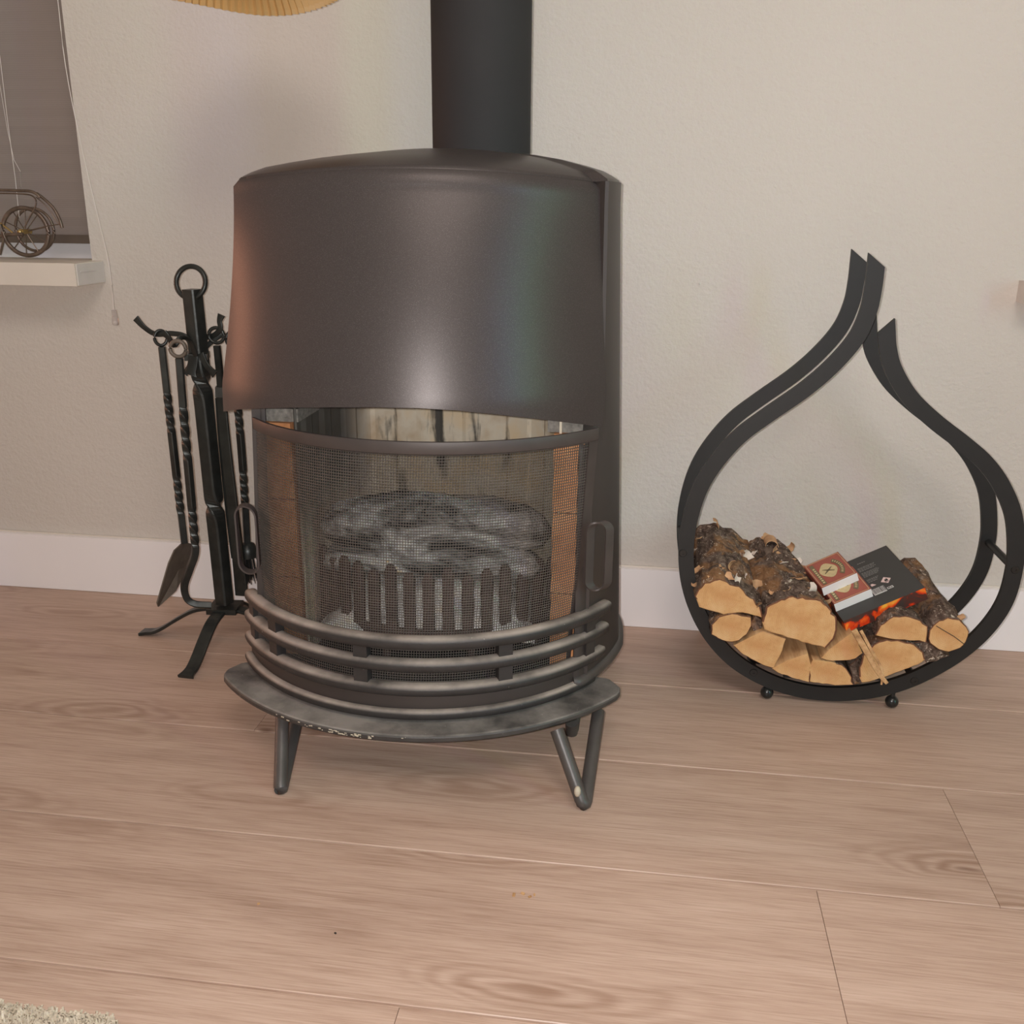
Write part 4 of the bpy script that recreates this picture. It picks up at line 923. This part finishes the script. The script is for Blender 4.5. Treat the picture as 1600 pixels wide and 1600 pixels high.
# matchboxes
def matchbox(u0, v0, h, L, Wd, Tm, label, rz=0):
    M4 = BM4 @ Matrix.Translation((u0, v0, h)) @ Matrix.Rotation(rz, 4, 'Z')
    b = MB(); b.box((L / 2, Wd / 2, -Tm / 2), (L, Wd, Tm)); o_ = b.build('matchbox', [M['match_red'], M['match_white']], None, bevel=.0004, weld=False)
    for p in o_.data.polygons:
        if p.normal.y < -.5: p.material_index = 1
        if abs(p.normal.x) > .5: p.material_index = 0
    o_.matrix_world = M4; tag(o_, label, 'matchbox', 'matchboxes on the carton')
    # printed label: border, shield, arc band, crossed mark, side strips
    e = .0018
    fr = [rect(e, e, L - e, e + .0006), rect(e, Wd - e - .0006, L - e, Wd - e), rect(e, e, e + .0006, Wd - e), rect(L - e - .0006, e, L - e, Wd - e)]
    pr('label_border', 'cream', o_, fr, .0001)
    cx_, cy_ = L * .46, Wd * .50
    sh_ = []
    for i in range(24):
        a = 2 * PI * i / 24; rr_ = .0135 * (1 + .06 * math.cos(4 * a)); sh_.append((cx_ + rr_ * math.cos(a) * .95, cy_ + rr_ * math.sin(a) * 1.25))
    pr('label_shield', 'cream', o_, [sh_], .0001)
    q = []
    for s_ in (-1, 1):
        a = .95 * s_; c_, n_ = math.cos(a + PI / 2), math.sin(a + PI / 2); l_, w__ = .0095, .0011
        px_, py_ = -n_, c_
        q.append([(cx_ - c_ * l_ - px_ * w__ * .6, cy_ - n_ * l_ - py_ * w__ * .6), (cx_ - px_ * w__ * 1.5, cy_ - py_ * w__ * 1.5), (cx_ + c_ * l_ - px_ * w__ * .3, cy_ + n_ * l_ - py_ * w__ * .3), (cx_ + c_ * l_ + px_ * w__ * .3, cy_ + n_ * l_ + py_ * w__ * .3), (cx_ + px_ * w__ * 1.5, cy_ + py_ * w__ * 1.5), (cx_ - c_ * l_ + px_ * w__ * .6, cy_ - n_ * l_ + py_ * w__ * .6)])
    pr('crossed_emblem', 'olive', o_, q, .0004)
    band = []; N_ = 16
    for i in range(N_):
        a = -.85 + 1.7 * i / N_; a2 = -.85 + 1.7 * (i + 1) / N_
        band.append([(cx_ + .0165 * math.cos(a), cy_ + .0205 * math.sin(a)), (cx_ + .0165 * math.cos(a2), cy_ + .0205 * math.sin(a2)), (cx_ + .0235 * math.cos(a2), cy_ + .0285 * math.sin(a2)), (cx_ + .0235 * math.cos(a), cy_ + .0285 * math.sin(a))])
    band = [[(min(max(x, .003), L - .003), min(max(y, .003), Wd - .003)) for x, y in p_] for p_ in band]
    pr('label_scroll', 'olive', o_, band, .0001)
    lt = []
    for i in range(9):
        a = -.70 + 1.4 * i / 8
        for dr in (0, 1):
            r0 = .0185; r1 = .0215; aa = a + dr * .045
            lt.append([(cx_ + r0 * math.cos(aa), cy_ + r0 * 1.2 * math.sin(aa)), (cx_ + r0 * math.cos(aa + .028), cy_ + r0 * 1.2 * math.sin(aa + .028)), (cx_ + r1 * math.cos(aa + .028), cy_ + r1 * 1.2 * math.sin(aa + .028)), (cx_ + r1 * math.cos(aa), cy_ + r1 * 1.2 * math.sin(aa))])
    pr('scroll_lettering', 'cream', o_, lt, .0004)
    pr('side_strip', 'olive', o_, [rect(.0055, .005, .0115, Wd - .006)], .0001)
    pr('strip_lettering', 'cream', o_, [rect(.007, .008 + i * .0052, .010, .011 + i * .0052) for i in range(int((Wd - .018) / .0052))], .0004)
    return o_
matchbox(.000, .0245, .0152, .058, .063, .0148, 'lower of the two red matchboxes, resting directly on the black carton')
matchbox(-.0045, .0500, .0304, .0565, .063, .0148, 'upper of the two red matchboxes, lying over the other one', .03)

# ---------------------------------------------------------------- window ornament
orn = thing('wire_tricycle_ornament', 'small antique metal cart ornament with spoked wheel on the window sill', 'ornament', (-1.09, .03, .62))
wc = Vector((-1.0889, 0.0200, 0.6664)); Rw = .0400
b = MB(); b.tube([wc + Vector((Rw * math.cos(a), .004 * math.cos(a), Rw * math.sin(a))) for a in [2 * PI * i / 48 for i in range(48)]], .0036, 10, closed=True); wheel = b.build('wheel', M['antique'], orn)
for i in range(10):
    a = 2 * PI * i / 10 + .2; b = MB(); b.tube([wc + Vector((.005 * math.cos(a), 0, .005 * math.sin(a))), wc + Vector((Rw * math.cos(a), 0, Rw * math.sin(a)))], .0008, 5); b.build('spoke', M['antique'], wheel)
b = MB(); b.tube([wc + Vector((0, -.014, 0)), wc + Vector((0, .012, 0))], .0048, 10); b.sphere(wc + Vector((0, -.016, 0)), .0042, 10); b.build('hub', M['brass'], wheel)
wc2 = wc + Vector((-.012, .045, .002))
b = MB(); b.tube([wc2 + Vector((Rw * .92 * math.cos(a), 0, Rw * .92 * math.sin(a))) for a in [2 * PI * i / 40 for i in range(40)]], .0026, 8, closed=True); b.build('wheel', M['antique'], orn)
b = MB(); b.tube(crom([(-1.0457, 0.0000, 0.7303), (-1.0319, 0.0000, 0.7200), (-1.0176, 0.0000, 0.7055), (-1.0095, 0.0000, 0.6878), (-1.0068, 0.0000, 0.6742)], 5), .0026, 8); b.tube(crom([(-1.0478, 0.0000, 0.7240), (-1.0352, 0.0000, 0.7137), (-1.0232, 0.0000, 0.6992), (-1.0158, 0.0000, 0.6857), (-1.0097, 0.0000, 0.6784)], 5), .0009, 6); b.tube([(-1.0693, 0.0000, 0.6693), (-1.0385, 0.0000, 0.6760), (-1.0094, 0.0000, 0.6805)], .0009, 6); b.build('mudguard', M['antique'], orn)
b = MB(); b.tube(crom([(-1.1565, -0.0050, 0.7347), (-1.1089, -0.0050, 0.7350), (-1.0736, -0.0050, 0.7342), (-1.0525, -0.0050, 0.7333), (-1.0416, -0.0050, 0.7282), (-1.0377, -0.0050, 0.7230)], 5), .0024, 8); b.tube(crom([(-1.1683, 0.0100, 0.7296), (-1.1201, 0.0100, 0.7299), (-1.0785, 0.0100, 0.7291), (-1.0611, 0.0100, 0.7261), (-1.0553, 0.0100, 0.7178), (-1.0596, 0.0100, 0.7052), (-1.0714, 0.0100, 0.6903), (-1.0837, 0.0100, 0.6731)], 5), .0012, 7); b.build('frame_rail', M['antique'], orn)
b = MB(); b.tube(crom([(-1.1662, 0.0000, 0.7001), (-1.1324, 0.0000, 0.6866), (-1.1149, 0.0000, 0.6762), (-1.0999, 0.0000, 0.6647)], 4), .0016, 7); b.build('drawbar', M['brass'], orn)
b = MB(); b.tube(crom([(-1.1497, 0.0000, 0.6555), (-1.1187, 0.0000, 0.6602), (-1.0978, 0.0000, 0.6626), (-1.0810, 0.0000, 0.6628)], 4), .0030, 7); b.tube([(-1.1122, -0.0100, 0.6796), (-1.1112, -0.0100, 0.6563), (-1.1230, -0.0100, 0.6284)], .0020, 7); b.build('axle_strut', M['antique'], orn)
tc_ = thing('hanging_threads', 'two thin pale threads hanging in front of the pleated blind', 'thread', (-1.1, .05, .7))
b = MB(); b.tube([(-1.1203, 0.0600, 1.0380), (-1.1185, 0.0600, 0.9499), (-1.1208, 0.0600, 0.8485), (-1.1214, 0.0600, 0.7540), (-1.1243, 0.0600, 0.6892)], .0006, 5); b.build('thread', M['cord'], tc_)
b = MB(); b.tube([(-1.1266, 0.0600, 0.9300), (-1.1233, 0.0600, 0.8330), (-1.1188, 0.0600, 0.7859), (-1.1096, 0.0600, 0.7668), (-1.1124, 0.0600, 0.7412)], .0004, 5); b.build('thread', M['cord'], tc_)

# ---------------------------------------------------------------- pleated pendant shade (only its underside edge shows)
lc = Vector((-.548, -.268, .976))
lamp = thing('pleated_pendant_lamp', 'golden pleated lampshade hanging at the top edge left of the flue pipe', 'lamp', tuple(lc))
b = MB(); rows = []; NP = 74
for (r_, z_) in ((.126, .0), (.124, .006), (.108, .030), (.088, .060), (.060, .085), (.035, .098), (.012, .102)):
    row = []
    for j in range(NP * 2):
        a = PI * j / NP; k_ = r_ + (.0032 if j % 2 else -.0032) * min(1, r_ / .08)
        row.append(lc + Vector((k_ * (1 + .02 * math.sin(2 * a)) * math.cos(a), k_ * math.sin(a), z_ + .004 * math.sin(3 * a) * (r_ / .12))))
    rows.append(row)
b.grid(rows, wrap=True, smooth=False); b.build('lamp_shade', M['shade'], lamp, solid=.0008)
b = MB(); b.tube([lc + Vector((0, 0, .10)), lc + Vector((0, 0, 1.46))], .003, 8); b.build('lamp_cord', M['black'], lamp)

# ---------------------------------------------------------------- rug corner and crumbs
rug = thing('wool_rug', 'cream wool rug with curly pile at the lower left corner', 'rug', (-.9, -1.5, .0005))
ry = -.962; rx = -.447
b = MB(); out_ = []
b.prism([(-2.2, ry), (rx - .08, ry), (rx - .02, ry - .01), (rx, ry - .06), (rx, -2.6), (-2.2, -2.6)], .0006, .007); b.build('rug_base', M['rug'], rug, bevel=.001)
b = MB(); rn = random.Random(9)
for i in range(9000):
    x = rn.uniform(-.80, rx); y = ry - abs(rn.uniform(-.006, .16))
    if y < ry - .02 and x > rx: continue
    h = rn.uniform(.004, .008); a = rn.uniform(0, 6.28); s_ = rn.uniform(.0012, .0022); ox, oy = rn.uniform(-.003, .003), rn.uniform(-.003, .003)
    vs = [(x + s_ * math.cos(a + k * 2.094), y + s_ * math.sin(a + k * 2.094), .006) for k in range(3)] + [(x + ox + s_ * .8 * math.cos(a + k * 2.094 + 1), y + oy + s_ * .8 * math.sin(a + k * 2.094 + 1), .006 + h) for k in range(3)]
    b.add(vs, [(0, 1, 4, 3), (1, 2, 5, 4), (2, 0, 3, 5), (3, 4, 5)], 0, True)
tag(b.build('rug_pile', M['rug'], rug, weld=False), kind='stuff')
for i, (q, s_, dk) in enumerate((((-0.1162, -0.7327, 0.0008), .0030, 0), ((-0.1068, -0.7292, 0.0008), .0026, 0), ((-0.0985, -0.7332, 0.0008), .0022, 0), ((-0.0941, -0.7294, 0.0008), .0018, 0), ((-0.2904, -0.8182, 0.0008), .0013, 1), ((-0.3856, -0.7879, 0.0008), .0016, 0))):
    b = MB(); b.box(q, (s_, s_ * 1.6, .0014), Euler((0, 0, i * 1.1)).to_matrix()); o_ = b.build('wood_crumb', M['split'] if not dk else M['print_dark'], None, bevel=.0003)
    tag(o_, ('dark crumb on the empty floor at the lower left' if dk else ('tiny wood crumb on the floor left of the small cluster' if i == 5 else ('largest wood crumb, at the left end of the small cluster on the floor', 'second wood crumb from the left in the small floor cluster', 'third wood crumb from the left in the small floor cluster', 'smallest wood crumb, at the right end of the floor cluster')[min(i, 3)])), 'crumb', 'wood crumbs in the small cluster on the floor' if i < 4 else None)
